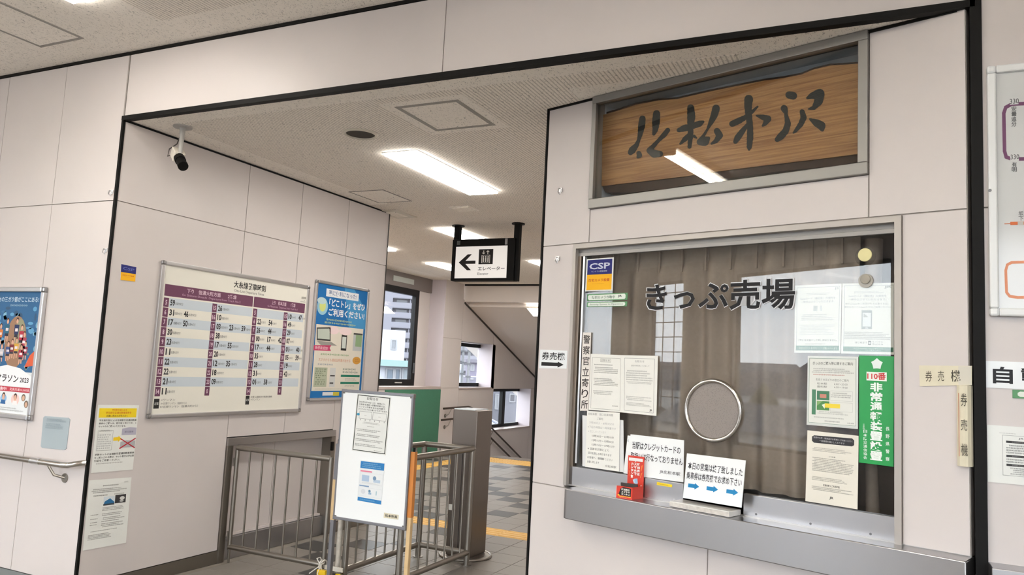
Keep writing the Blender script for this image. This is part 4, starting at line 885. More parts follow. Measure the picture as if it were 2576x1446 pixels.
# lettering on the glass
S = Sheet(TW, (1625, 698), (2000, 698), (2000, 784), (1625, 784), -.028)
u0, v0 = TW.at(1625, 783, -.028); u1, v1 = TW.at(2001, 698, -.028)
S = Sheet(TW, (u0, v1), (u1, v1), (u1, v0), (u0, v0), -.028, px=False)
gl_ = thing('glass_lettering', 'large black lettering naming the ticket office across the window glass', 'lettering', S.P(.5, 1))
def islands(vs, fs):
    par = list(range(len(vs)))
    def fd(i):
        while par[i] != i: par[i] = par[par[i]]; i = par[i]
        return i
    for f in fs:
        for a in f[1:]: par[fd(a)] = fd(f[0])
    return fd
vs, fs = glyphs('きっぷ売場', .022); cuts = [0, .19, .365, .555, .775, 1.01]
ve, fe = glyphs('きっぷ売場', .027)
for i in range(5):
    for nm, V_, F_, col_, fn in (('letter', vs, fs, (24, 24, 28), lambda x, y: S.P(x, 1-y, .0012)), ('letter_edge', ve, fe, (226, 228, 232), lambda x, y: S.P(-.006+x*1.012, 1.03-y*1.06, .0006))):
        fi = [f for f in F_ if cuts[i] <= sum(V_[k][0] for k in f)/len(f) < cuts[i+1]]
        ids = sorted({k for f in fi for k in f}); mp2 = {k: j for j, k in enumerate(ids)}
        build(nm, MB().add([fn(*V_[k]) for k in ids], [tuple(mp2[k] for k in f) for f in fi]), ink(col_), gl_)
# --- curtain
cm = MB(); uc0, uc1 = uWL-.02, TW.at(2158, 1100, -.14)[0]; NU, NV = 260, 14; zc0, zc1 = ZK+.10, zWT+.02
folds = 10.0
for j in range(NV+1):
    fz = j/NV; z = zc0+(zc1-zc0)*fz
    for i in range(NU+1):
        a = i/NU; u = uc0+(uc1-uc0)*a; ph = a*folds*2*math.pi
        amp = .026*(1-.55*max(0, (fz-.82)/.18)) ; d = amp*math.sin(ph+.25*math.sin(fz*3+a*9)) + .010*math.sin(ph*.53+1+fz)
        if fz > .86: d = .018*abs(math.sin(ph/2))**.5 - .018
        cm.v.append(TW.P(u, z, -.145+d))
for j in range(NV):
    for i in range(NU):
        k = j*(NU+1)+i; cm.f.append((k, k+1, k+NU+2, k+NU+1))
M_cur = mat('curtain_fabric', (164, 148, 136), .85, noise=.06, nscale=60, bump=.2, bscale=500)
tag(build('curtain', cm, M_cur, smooth=True, loc=TW.P((uc0+uc1)/2, zc0, -.145)), 'grey-beige pleated curtain closed behind the ticket window glass', 'curtain')
for ch in [bpy.data.objects['curtain']]:
    hd = MB()
    for i in range(11):
        u = uc0+(uc1-uc0)*(i+.5)/11*1.0; hd.box(TW, u-.004, u+.004, zc1-.16, zc1-.01, -.142, -.128)
    build('pleat', hd, M_cur, ch)
ww2 = TW.at(2196, 1230, -.22)[0]
o = thing('side_curtain', 'gathered strip of curtain at the right end behind the ticket window', 'curtain', TW.P(ww2, ZK+.02, -.22))
build('cloth', MB().tube([TW.P(ww2, ZK+.03, -.22), TW.P(ww2-.01, 1.4, -.22), TW.P(ww2, 2.25, -.22)], [.028, .022, .04], 12), M_cur, o, smooth=True)
build('hem', MB().box(TW, ww2-.05, ww2+.05, ZK+.005, ZK+.03, -.25, -.19), mat('hem_grey', (150, 146, 142), .7), o)
# suction discs on the glass
for px, py, r, nm, rgb, lab in ((2177, 645, .042, 'suction_disc', (214, 206, 150), 'pale yellow suction disc high on the ticket window glass'), (2178, 706, .030, 'suction_disc', (150, 144, 132), 'clear grey suction disc below the yellow one on the glass')):
    u, v = TW.at(px, py, -.028)
    o = thing(nm, lab, 'suction disc', TW.P(u, v, -.028)); 
    build('cup', MB().disc(TW, u, v, r, -.029, -.025, 32), M_glass if px == 2177 else mat('cup_%d' % px, rgb, .2), o)
    build('knob', MB().disc(TW, u, v+.006, r*.68, -.025, -.019, 28), mat('knob_%d' % px, rgb, .35), o, bevel=.002)
# --- counter
kn = .155
ctr = thing('ticket_counter', 'brushed stainless steel counter ledge under the ticket window', 'counter', TW.P(1.1, .86, .08))
r0 = EYE + ray(1716, 1282.6)*((ZK-EYE.z)/ray(1716, 1282.6).z); kn = (r0-TW.O).dot(TN)
uL = TW.at(1413, 1270, kn)[0]; zb = TW.at(1716, 1368, kn)[1]; rad = .03
prof = [(uL+rad*(1-math.cos(a)), 0, rad*(1-math.sin(a))) for a in [math.pi/2*i/6 for i in range(7)]]
foot = [(TL-.012, -.02), (uL, -.02)] + [(uL+rad-rad*math.cos(a), kn-rad+rad*math.sin(a)) for a in [math.pi/2*i/6 for i in range(7)]] + [(TL-.012, kn)]
TT = Fr(TW.O, TW.U, TW.N, (0, 0, 1))
build('ledge', MB().prism(TT, foot, zb, ZK), M_steel_h, ctr, smooth=True, bevel=.004)
build('back_strip', MB().box(TW, uWL-.02, TL-.02, ZK, ZK+.006, -.02, -.005), M_steel, ctr)
ct2 = thing('ticket_counter', 'short stainless counter piece right of the black vertical trim', 'counter', FW.P(.9, .86, .1))
uq = FW.at(2476, 1430, .1)[0]
build('ledge', MB().box(FW, .352, 3.9, zb, ZK-.008, -.02, kn), M_steel_h, ct2, bevel=.004)
# --- things on the counter
def zat(px, py, z): 
    r = ray(px, py); p = EYE + r*((z-EYE.z)/r.z) - TW.O; return (p.dot(TU), p.dot(TN))
a = zat(1684, 1274, ZK); b = zat(1834, 1302, ZK); c = zat(1864, 1296.5, ZK); d = (a[0]+c[0]-b[0], a[1]+c[1]-b[1])
tz = .027
sl_ = thing('marble_slab', 'small white marble slab lying on the counter under the closed-for-today sign', 'slab', TW.P(a[0], ZK, a[1]))
build('stone', MB().prism(TT, [a, b, c, d], ZK+.001, ZK+tz), mat('marble', (214, 212, 208), .3, noise=.1, nscale=14), sl_, bevel=.003)
build('scuffed_face', MB().prism(TT, [(a[0], a[1]+.0006), (b[0], b[1]+.0006), b, a], ZK+.004, ZK+tz-.004), mat('marble_worn', (196, 192, 186), .5, noise=.2, nscale=40), sl_)
# closed sign
def sign(name, tl, tr, br, bl, n, label, m=M_white, th=.004):
    S = Sheet(TW, tl, tr, br, bl, n); return tag(S.slab(name, m, th), label, 'sign'), S
o, S = sign('counter_sign', (1728, 1140), (1876, 1158), (1865, 1276.6), (1718, 1252), .05, 'white sign with three blue arrows standing on the marble slab')
S.rect(.0, .70, 1, 1, (236, 246, 248), .0006)
S.txt('本日の営業は終了致しました', .04, .18, .97, .345, (62, 62, 66), .012); S.txt('乗車券は券売機でお求め下さい', .03, .40, .97, .565, (62, 62, 66), .012)
for ai, s0 in enumerate((.075, .40, .735)):
    S.poly([(s0, .66), (s0+.115, .66), (s0+.115, .63), (s0+.195, .70), (s0+.115, .775), (s0+.115, .745), (s0, .745)], (28, 130, 186), .0012+ai*.0001, 'arrow')
S.done(o)
o, S = sign('counter_sign', (1586, 1092), (1720.5, 1107), (1719, 1213), (1580, 1194), -.022, 'white sign saying credit cards are not accepted behind the red leaflet box', th=.003)
S.txt('当駅はクレジットカードの', .05, .165, .945, .35, (62, 62, 66), .014); S.txt('取扱いは行なっておりません', .03, .43, .985, .61, (62, 62, 66), .014); S.txt('JR北松本駅', .58, .775, .945, .87, (80, 80, 84), .008); S.done(o)
o, S = sign('counter_sign', (1579, 1095), (1604, 1098), (1590, 1194), (1568, 1190), -.0265, 'plain white card peeking out behind the credit card sign', th=.001)
S.lines(.03, .1, .25, .16, 2, (120, 140, 160), .1); S.done(o)
# red leaflet box
rb_ = thing('leaflet_box', 'red cardboard leaflet box with a tall back panel on the counter', 'leaflet box', TW.P(*zat(1590, 1256, ZK)[:1], ZK, zat(1590, 1256, ZK)[1]))
p0 = zat(1549, 1251, ZK); p1_ = zat(1590, 1257, ZK); p2_ = zat(1617.5, 1253.5, ZK); p3_ = (p0[0]+p2_[0]-p1_[0], p0[1]+p2_[1]-p1_[1])
M_red = mat('red_card', (206, 54, 34), .35); M_rw = mat('card_inside', (222, 206, 200), .6)
def hgt(px, py, p):
    """height of the picture point above counter place p"""
    q_ = TW.P(p[0], 0, p[1]); r = ray(px, py); dxy = Vector((q_.x, q_.y, 0)) - Vector((EYE.x, EYE.y, 0)); t = dxy.length/Vector((r.x, r.y, 0)).length; return EYE.z + r.z*t
h0 = hgt(1551, 1220, p0); h1 = hgt(1589, 1227, p1_); hb = hgt(1616, 1149, p2_); hs = hgt(1616.5, 1222, p2_)
def P3(p, z): return TW.P(p[0], z, p[1])
def card(pts, th=.002):
    pts = [Vector(p) for p in pts]; n = (pts[1]-pts[0]).cross(pts[2]-pts[0]).normalized()*th
    k = len(pts); return MB().add(pts+[p-n for p in pts], [tuple(range(k)), tuple(range(2*k-1, k-1, -1))]+[(i, (i+1) % k, k+(i+1) % k, k+i) for i in range(k)])
hf_ = (h0+h1)/2
build('front_face', card([P3(p0, ZK), P3(p1_, ZK), P3(p1_, hf_), P3(p0, hf_)]), M_red, rb_)
build('side_face', card([P3(p1_, ZK), P3(p2_, ZK), P3(p2_, hs), P3(p1_, hf_)]), M_red, rb_)
build('side_face', card([P3(p3_, ZK), P3(p0, ZK), P3(p0, hf_), P3(p3_, hs)]), M_rw, rb_)
build('back_panel', card([P3(p3_, ZK), P3(p2_, ZK), P3(p2_, hb), P3(p3_, hb)]), M_red, rb_)
build('leaflets', card([P3((p0[0]*.6+p3_[0]*.4, p0[1]*.6+p3_[1]*.4), ZK+.01), P3((p1_[0]*.6+p2_[0]*.4, p1_[1]*.6+p2_[1]*.4), ZK+.01), P3((p1_[0]*.6+p2_[0]*.4, p1_[1]*.6+p2_[1]*.4), hf_+.012), P3((p0[0]*.6+p3_[0]*.4, p0[1]*.6+p3_[1]*.4), hf_+.012)], .012), mat('leaflet_dark', (60, 54, 50), .5), rb_)
def facesheet(pa, pb, z0, z1):
    A, B = P3(pa, z0), P3(pb, z0); U = (B-A).normalized(); N = U.cross(Vector((0, 0, 1))); L_ = (B-A).length
    fr = Fr(A, U, (0, 0, 1), N); return Sheet(fr, (0, z1-z0), (L_, z1-z0), (L_, 0), (0, 0), .0006, px=False)
S = facesheet(p0, p1_, ZK, hf_)
S.poly([(.15, .75), (.28, .2), (.45, .05), (.92, .1), (.92, .78)], (34, 32, 30), .0004); S.txt('時刻表の', .34, .16, .85, .33, (230, 228, 222), .03, .001); S.txt('スマホで', .34, .36, .85, .52, (230, 228, 222), .03, .001); S.txt('カンタン!', .34, .55, .88, .72, (230, 228, 222), .03, .001)
S.rect(.2, .8, .92, .86, (232, 190, 60), .0006); S.oval(.17, .74, .06, .07, (230, 180, 40), .0008); S.lines(.22, .9, .8, .95, 1, (236, 180, 170), .04); S.done(rb_)
S = facesheet(p3_, p2_, ZK, hb)
S.rect(.06, .05, .92, .125, (236, 232, 230), .0004); S.poly([(.42, .12), (.54, .12), (.48, .145)], (236, 232, 230), .0004)
S.vtxt('時刻表は', .58, .16, .76, .47, (240, 236, 232), .04, .06); S.vtxt('スマホで', .39, .16, .56, .47, (240, 236, 232), .04, .06); S.vtxt('カンタン!', .20, .16, .36, .54, (240, 236, 232), .04, .06)
for q4 in ([(.06, .18), (.1, .17), (.16, .32), (.13, .33)], [(.84, .22), (.94, .2), (.86, .35), (.8, .36)], [(.06, .37), (.11, .36), (.18, .5), (.15, .51)], [(.83, .40), (.93, .38), (.82, .52), (.78, .52)]): S.poly(q4, (230, 120, 60), .0006)
S.poly([(.42, .555), (.62, .54), (.66, .66), (.5, .68)], (150, 190, 220), .0006); S.poly([(.34, .58), (.44, .56), (.5, .66), (.42, .67)], (190, 214, 232), .0008); jr(S, .80, .69, .94, .74, (236, 210, 200)); S.done(rb_)
# yellow label on the sash plate
S = Sheet(TW, (1652.5, 1212), (1691, 1219), (1690, 1225.5), (1652, 1219.5), -.0105); o = tag(S.slab('warning_label', mat('label_yellow', (236, 206, 30), .4), .001), 'tiny yellow label stuck on the steel sash plate', 'label'); S.lines(.04, .2, .96, .8, 1, (196, 160, 30), .03); S.done(o)

# --- stickers and notices on and behind the glass
csp(TW, (1476, 652), (1544, 647), (1541, 731), (1472, 733), 'blue and yellow security sticker in the top left corner of the ticket window', n=-.024)
for (tl, tr, br, bl_, tx, lab) in (((1477, 740), (1579, 736), (1578, 754), (1477, 757), '防犯カメラ作動中', 'green and white security camera sticker below the blue and yellow one'), ((1477, 760), (1578, 758), (1577, 770), (1476, 772), 'Security System in Operation', 'thin green sticker with English text under the camera sticker')):
    S = Sheet(TW, tl, tr, br, bl_, -.026); o = tag(S.slab('security_strip', mat('strip_green', (72, 136, 84), .4), .0015), lab, 'sticker')
    e = .05; S.poly([(e, .15), (.93, .12), (.955, .3), (.955, .7), (.93, .88), (e, .88), (e*.5, .7), (e*.5, .3)], (226, 234, 224), .0005)
    if tx[0] == '防': S.txt(tx, .13, .30, .70, .76, (110, 130, 120), .01, .001); jr(S, .77, .25, .87, .65, (70, 80, 80))
    else: S.txt(tx, .08, .32, .9, .75, (120, 140, 128), .01, .001)
    S.done(o)
S = Sheet(TW, (1466, 836), (1487, 836), (1480, 1033), (1459, 1033), -.022)
o = tag(S.slab('police_plate', mat('strip_white', (226, 220, 214), .5), .002), 'narrow white vertical strip with black characters at the left of the window', 'sign'); S.vtxt('警察官立寄り所', .12, .02, .92, .99, (52, 48, 46), .01, .10); S.done(o)
DK = (96, 96, 94)
S = Sheet(TW, (1486, 890), (1564, 893), (1563, 1037), (1481, 1030.5), -.02); o = tag(S.slab('notice_sheet', M_paper, .002), 'left one of the two joined paper notices on the window glass', 'notice')
S.box(.06, .06, .96, .97, .006, .004, (110, 110, 108)); S.box(.33, .075, .66, .135, .006, .004, (120, 120, 118)); S.txt('お知らせ', .36, .085, .63, .125, DK); S.lines(.10, .17, .9, .20, 1, (120, 120, 118), .025); S.lines(.13, .22, .9, .34, 4, (150, 150, 148), .02)
S.lines(.13, .42, .9, .56, 5, (140, 140, 138), .02, seed=2); S.lines(.13, .64, .85, .72, 3, (160, 160, 158), .02, seed=5); S.txt('北松本駅', .72, .89, .9, .91, DK); S.done(o)
S = Sheet(TW, (1564, 893), (1655, 895), (1651, 1046), (1563, 1037), -.0195); o = tag(S.slab('notice_sheet', M_paper, .002), 'right one of the two joined paper notices on the window glass', 'notice')
S.box(.08, .05, .92, .96, .006, .004, (90, 92, 100)); S.txt('お知らせ', .38, .08, .64, .12, (150, 150, 150)); S.txt('当駅の時刻表につきまして', .27, .165, .78, .19, (150, 150, 150)); S.lines(.13, .25, .88, .44, 5, (170, 170, 168), .02); S.lines(.15, .45, .85, .49, 2, (160, 160, 158), .02, seed=4)
S.lines(.14, .70, .86, .78, 3, (170, 170, 168), .02, seed=7); S.lines(.14, .81, .86, .87, 3, (150, 150, 148), .02, seed=8); jr(S, .81, .90, .89, .94, (90, 90, 90)); S.done(o)
S = Sheet(TW, (1465, 1044), (1568, 1057), (1569, 1188), (1465, 1172), -.024); tag(S.slab('backing_card', mat('card_white', (220, 222, 222), .5), .002), 'white backing card behind the handwritten timetable sheet', 'card')
S = Sheet(TW, (1477, 1033), (1559, 1038), (1557, 1186), (1472, 1174), -.0185); o = tag(S.slab('handwritten_sheet', M_paper, .001), 'handwritten opening hours sheet at the lower left of the window glass', 'notice')
for k, (tx, a, e, g_) in enumerate((('北松本駅　窓口営業時間', .04, .80, 150), ('ご案内', .32, .5, 150), ('7時40分 - 8時45分', .08, .84, 190), ('※下記の時間は一時休業です', .04, .9, 180), ('※ 窓口しまっています', .06, .6, 200), ('10時30分ー11時10分', .18, .84, 110), ('12時15分ー13時30分', .18, .84, 110), ('15時15分ー17時15分', .18, .86, 110), ('※ 混雑状況等により', .06, .7, 120), ('窓口を閉じる時があります', .08, .78, 120), ('お客様へ　御理解ください', .06, .82, 120), ('お願い致します', .06, .42, 130))):
    S.txt(tx, a, .03+k*.077, e, .072+k*.077, (g_, g_, g_))
S.txt('北松本駅', .60, .915, .92, .955, (110, 110, 108)); S.done(o)
# right-hand notices
GN = (64, 122, 96); LG = (178, 182, 186)
S = Sheet(TW, (2000, 718), (2117, 713), (2114, 888), (1998, 887), -.040); o = tag(S.slab('card_notice', M_paper, .002), 'left one of the two green-footed railway card notices in the upper window', 'notice')
S.box(.045, .035, .965, .96, .008, .006, LG); S.rect(.04, .895, .97, .965, GN, .0008); jr(S, .86, .05, .96, .09, LG); S.lines(.25, .12, .75, .155, 2, LG, .02, seed=4); S.txt('Suicaカード（無記名）の発売を', .12, .185, .88, .22, LG, .01); S.txt('一時中止させていただきます。', .14, .235, .86, .268, LG, .01); S.rect(.41, .31, .5, .39, (200, 206, 204)); S.rect(.55, .31, .6, .39, (214, 218, 218))
S.lines(.15, .43, .85, .53, 4, LG, .02); S.lines(.12, .585, .88, .74, 7, (196, 198, 202), .018, seed=4); S.txt('ご不便をお掛けして申し訳ありません。', .08, .80, .93, .83, (120, 124, 124), .01); S.lines(.22, .86, .8, .88, 1, (150, 152, 152), .015); S.txt('ご迷惑をおかけしますがよろしくお願いいたします', .07, .915, .93, .945, (190, 214, 200), 0, .0012); S.done(o)
S = Sheet(TW, (2119, 713), (2249, 711), (2249, 892), (2116, 889), -.0385); o = tag(S.slab('card_notice', M_paper, .002), 'right one of the two green-footed notices with a phone drawing in the upper window', 'notice')
S.box(.045, .03, .99, .96, .008, .006, LG); S.rect(.04, .90, .99, .965, GN, .0008); jr(S, .82, .04, .96, .08, (150, 156, 156)); S.lines(.24, .11, .82, .145, 2, LG, .02, seed=6); S.txt('Suicaカード（無記名）の発売を', .13, .165, .86, .20, LG, .01); S.txt('一時中止させていただきます。', .13, .215, .86, .247, LG, .01); S.txt('新たにSuicaをご利用されるお客さまは、', .07, .278, .9, .305, (150, 154, 156)); S.txt('便利なモバイルSuicaをぜひご利用ください。', .05, .325, .95, .352, (150, 154, 156))
S.rect(.39, .385, .59, .65, (150, 158, 160)); S.rect(.41, .42, .57, .615, (222, 226, 226), .0008); S.poly([(.43, .43), (.47, .45), (.52, .48), (.43, .485)], (176, 182, 182), .001); S.rect(.46, .628, .52, .642, (222, 226, 226), .001)
S.lines(.06, .685, .94, .80, 5, (130, 134, 134), .02, seed=5); S.txt('はじめよう', .27, .825, .5, .853, (110, 114, 114), .01); S.txt('モバイル', .6, .815, .80, .838, (130, 134, 134)); S.txt('Suica', .6, .845, .80, .87, (130, 134, 134)); S.rect(.52, .815, .575, .872, (90, 92, 92)); S.rect(.53, .83, .565, .857, (214, 218, 216), .0009)
S.txt('モバイルSuicaについて詳しくは', .24, .912, .8, .93, (190, 214, 200), 0, .0012); S.txt('ホームページをご覧ください。', .28, .938, .76, .954, (190, 214, 200), 0, .0012); S.done(o)
S = Sheet(TW, (2032, 895), (2159, 897), (2158, 1079), (2029, 1068), -.024); o = tag(S.slab('ticket_notice', mat('laminate_grey', (206, 210, 206), .2), .002), 'laminated ticket purchase notice with green blocks left of the green sticker', 'notice')
S.rect(.03, .03, .97, .97, (222, 224, 218), .0003); S.box(.035, .03, .965, .965, .008, .006, (120, 146, 134)); S.txt('きっぷのご購入等に関するご案内', .11, .08, .90, .125, (110, 112, 110), .01); S.lines(.09, .17, .92, .245, 3, (150, 152, 150), .02); S.lines(.09, .255, .92, .28, 1, (190, 120, 110), .02)
S.txt('お近くのみどりの窓口のご案内', .18, .32, .82, .355, (120, 122, 120)); S.txt('松本駅', .2, .38, .40, .41, (110, 112, 110)); S.txt('6:00～20:00', .54, .382, .8, .408, (120, 122, 120)); S.txt('豊科駅', .2, .425, .40, .455, (110, 112, 110)); S.txt('6:30～19:00', .54, .427, .8, .452, (120, 122, 120))
S.rect(.10, .485, .18, .845, (80, 132, 104)); S.rect(.20, .50, .45, .63, (74, 126, 98)); S.rect(.26, .545, .39, .60, (190, 130, 116), .0008); S.rect(.20, .645, .45, .775, (84, 140, 84)); S.poly([(.2, .645), (.32, .645), (.2, .72)], (130, 170, 110), .0006); S.poly([(.3, .70), (.36, .68), (.36, .755)], (224, 228, 214), .0008); S.lines(.48, .51, .88, .59, 3, (140, 142, 140), .02); S.box(.47, .49, .9, .63, .005, .004, (190, 192, 190)); S.box(.47, .65, .9, .78, .005, .004, (190, 192, 190)); S.rect(.36, .675, .66, .735, (232, 208, 70), .0012)
S.lines(.22, .785, .85, .83, 2, (160, 162, 160), .02); S.lines(.12, .865, .9, .89, 1, (150, 152, 150), .02); S.txt('東日本旅客鉄道株式会社', .36, .915, .66, .935, (110, 112, 110)); S.txt('北松本駅', .80, .92, .93, .94, (110, 112, 110)); S.done(o)
S = Sheet(TW, (2031, 1082), (2160, 1096), (2157, 1281), (2026, 1260), -.024); o = tag(S.slab('request_notice', mat('paper_warm', (222, 218, 206), .35), .002), 'warm white notice with a black heading box at the lower right of the window', 'notice')
S.poly([(.10, .08), (.14, .06), (.88, .045), (.92, .07), (.92, .135), (.88, .155), (.14, .165), (.10, .14)], (52, 52, 56)); S.txt('営業中の声・駅係員がお客様にご利用いただく', .13, .075, .89, .10, (190, 190, 192), 0, .0012); S.txt('一部業務を縮小しております', .25, .115, .74, .142, (190, 190, 192), 0, .0012)
S.lines(.12, .22, .92, .28, 3, (150, 148, 142), .018); S.txt('ご注意', .44, .325, .57, .345, (110, 108, 104)); S.lines(.12, .36, .92, .56, 9, (140, 138, 132), .018, seed=6); S.lines(.12, .63, .92, .69, 3, (140, 138, 132), .018, seed=8); S.txt('定期券購入ご利用時間', .34, .725, .66, .755, (90, 88, 84), .01); S.lines(.12, .765, .92, .825, 3, (130, 128, 122), .018, seed=9); jr(S, .47, .885, .55, .925, (70, 70, 70)); S.done(o)
S = Sheet(TW, (2161, 894), (2249, 896), (2248, 1174), (2161, 1163), -.022); o = tag(S.slab('emergency_sticker', mat('sticker_green', (14, 146, 70), .35), .002), 'tall green emergency alarm sticker with white characters at the right of the window', 'sticker')
k5 = []
for i in range(20):
    a = math.pi/2+2*math.pi*i/20; r_ = (1.0, .80, .74, .80)[i % 4]; k5.append((.52+.175*r_*math.cos(a), .075-.055*r_*math.sin(a)))
S.poly(k5, (228, 236, 234), .0008, 'emblem'); S.rect(.22, .150, .80, .232, (228, 236, 230), .0006); S.txt('110番', .245, .156, .775, .222, (196, 40, 44), .02, .0012)
S.vtxt('非常通報装置設置', .33, .245, .68, .965, (236, 242, 238), .035, .04); S.vtxt('日本防災通信協会', .13, .69, .24, .965, (226, 236, 230), .01, .08); S.vtxt('公益財団', .115, .635, .165, .69, (226, 236, 230), 0, .05); S.vtxt('長野県警察', .775, .63, .885, .97, (226, 236, 230), .01, .24); S.done(o)
# arrow sign on the wall panel
S = Sheet(TW, (1359, 879), (1427.5, 882), (1425, 927), (1356, 926), .002); o = tag(S.slab('arrow_sign', mat('sheet_pale', (228, 232, 234), .25), .0018), 'white ticket machine sign with a black right arrow left of the window', 'sign')
S.txt('券売機', .08, .12, .93, .54, (30, 30, 32), .015); S.poly([(.08, .66), (.68, .68), (.68, .62), (.90, .79), (.68, .95), (.68, .87), (.08, .86)], (24, 24, 26), .0008, 'arrow'); S.done(o)
# taped paper strips at the right
S = Sheet(TW, (2312, 919), (2445, 920), (2445, 968.4), (2313.6, 971.4), .004); o = tag(S.slab('paper_strip', M_cream, .002), 'yellowed horizontal paper strip taped to the wall right of the window', 'sign')
S.txt('券', .12, .26, .25, .78, (76, 70, 56)); S.txt('売', .36, .26, .48, .78, (76, 70, 56)); S.txt('機', .61, .22, .79, .80, (62, 58, 48), .01); S.rect(.75, .02, .99, .98, (206, 202, 190), .0006, 'tape'); S.done(o)
o = thing('paper_roll', 'yellowed folded vertical paper hanging beside the black trim', 'sign', TW.P(*TW.at(2428, 1175, .02), .02))
ua = TW.at(2408, 1070, .01)[0]; ub = TW.at(2447, 1070, .01)[0]; za = TW.at(2428, 1173, .02)[1]; zb2 = TW.at(2428, 969, .02)[1]; um = TW.at(2413.5, 1070, .03)[0]
arc = [(ua, .004), (ua+.002, .022), (um, .030), ((um+ub)/2, .033), (ub-.012, .030), (ub-.003, .018), (ub, .004)]
build('sheet', MB().prism(TT, arc, za, zb2), M_cream, o)
S = Sheet(Fr(TW.P(0, 0, .033), TW.U, TW.V, TW.N), (um, zb2), (ub-.012, zb2), (ub-.012, za), (um, za), .0015, px=False)
S.txt('券', .22, .10, .98, .26, (70, 66, 56)); S.txt('売', .22, .42, .98, .56, (70, 66, 56)); S.txt('機', .22, .72, 1.0, .87, (70, 66, 56)); S.rect(-.06, .10, .02, .88, (176, 100, 70), .0003, 'red_fold'); S.done(o)
# --- right part of the front wall
o, S = framed('route_map', 'white framed railway route map at the right edge of the picture', 'map', FW, (2480, 173), (2800, 140), (2800, 800), (2489, 796), wbar=.03, depth=.03, face=mat('map_face', (206, 208, 208), .12))
for ch in o.children:
    if ch.name.startswith(('frame_bar', 'corner_cap')): ch.data.materials[0] = mat('map_frame_white', (226, 228, 228), .35)
def mp_(px, py):
    u, v = FW.at(px, py, S.n); return ((u-S.c[0].x)/(S.c[1].x-S.c[0].x), (S.c[0].y-v)/(S.c[0].y-S.c[3].y))
def mrect(a, b, rgb, lift=.0006): s0, t0 = mp_(*a); s1, t1 = mp_(*b); S.rect(s0, t0, s1, t1, rgb, lift)
def mtxt(tx, a, b, rgb=(90, 90, 92), lift=.0012): s0, t0 = mp_(*a); s1, t1 = mp_(*b); S.txt(tx, s0, t0, s1, t1, rgb, .01, lift)
LN = (112, 72, 104)
def band(pts, w, rgb, lift):
    for i in range(len(pts)-1):
        (x0, y0), (x1, y1) = pts[i], pts[i+1]; L_ = math.hypot(x1-x0, y1-y0); nx, ny = -(y1-y0)/L_*w, (x1-x0)/L_*w; ex, ey = (x1-x0)/L_*w*.4, (y1-y0)/L_*w*.4
        S.poly([mp_(x0-ex+nx, y0-ey+ny), mp_(x1+ex+nx, y1+ey+ny), mp_(x1+ex-nx, y1+ey-ny), mp_(x0-ex-nx, y0-ey-ny)], rgb, lift+i*.00004)
band([(2700, 255), (2545, 262), (2530, 270), (2525, 285), (2527, 380), (2531, 395), (2545, 400), (2700, 398)], 4.5, LN, .0006)
mrect((2540, 247), (2562, 262), (206, 208, 208), .001); mtxt('330', (2540, 249), (2563, 260)); mrect((2541, 388), (2563, 404), (206, 208, 208), .001); mtxt('330', (2542, 389), (2564, 400))
for i, ch in enumerate('安曇追分'): mtxt(ch, (2544, 268+i*13), (2557, 279+i*13))
for i, ch in enumerate('有明'): mtxt(ch, (2545, 408+i*13), (2558, 419+i*13))
for i, ch in enumerate('坂下'): mtxt(ch, (2562, 531+i*13), (2575, 542+i*13))
band([(2527, 563), (2545, 562)], 1.0, (190, 100, 60), .0006); band([(2543, 562), (2700, 558)], 4.0, (206, 110, 66), .0007); mrect((2560, 558), (2575, 566), (190, 186, 182), .001)
band([(2700, 655), (2545, 660), (2534, 666), (2530, 680), (2532, 735), (2540, 745), (2560, 748), (2700, 745)], 3.5, (222, 150, 118), .0006)
S.done(o)
for px, py in ((2490, 479),):
    u, v = FW.at(px, py, .03); build('lock', MB().disc(FW, u, v, .006, .031, .034, 12), mat('screw_grey', (110, 110, 112), .4, .8), o)
def fsign(name, tl, bl_, wpx, label, cat, m, th=.004):
    u0, v1 = FW.at(*tl, th); _, v0 = FW.at(*bl_, th); S = Sheet(FW, (u0, v1), (u0+wpx, v1), (u0+wpx, v0), (u0, v0), th, px=False); return tag(S.slab(name, m, th-.0005), label, cat), S
o, S = fsign('machine_sign', (2469, 907), (2472, 974), .56, 'white automatic ticket machine sign cut by the right edge of the picture', 'sign', mat('sheet_pale', (228, 232, 234), .25))
L_ = S.c[1].x-S.c[0].x
for i, ch in enumerate('自動券売機'):
    a = (.028+i*.098)/L_; S.txt(ch, a+(.008/L_ if i == 0 else 0), .20, a+(.072 if i == 0 else .088)/L_, .83, (40, 42, 46), .025)
S.done(o)
o, S = fsign('machine_label', (2547, 980), (2548, 1001), .2, 'small green label under the automatic ticket machine sign', 'label', mat('strip_green', (72, 136, 84), .4))
S.poly([(.12, .18), (1, .18), (1, .82), (.12, .82), (.08, .65), (.08, .35)], (226, 234, 224), .0005); S.txt('防犯カメラ作動中', .2, .45, .95, .75, (120, 120, 118), 0, .001); S.done(o)
o, S = fsign('contact_notice', (2483, 1068), (2487, 1212), .30, 'white railway contact notice at the right edge below the machine sign', 'notice', M_papergloss)
S.box(.16, .16, .97, .86, .004, .006, (150, 152, 152)); S.lines(.1, .12, .36, .135, 1, (130, 132, 132), .012); S.txt('JR東日本のお問い合わせ', .33, .19, .94, .225, (70, 72, 74), .01)
for tt0 in (.255, .50, .655): S.rect(.20, tt0, .95, tt0+.038, (60, 60, 62)); S.lines(.23, tt0+.008, .8, tt0+.03, 1, (150, 150, 150), .012)
S.lines(.2, .315, .92, .48, 4, (110, 112, 112), .014); S.lines(.2, .555, .92, .64, 2, (110, 112, 112), .014, seed=3); S.lines(.24, .71, .92, .84, 4, (120, 122, 122), .012, seed=5); S.done(o)

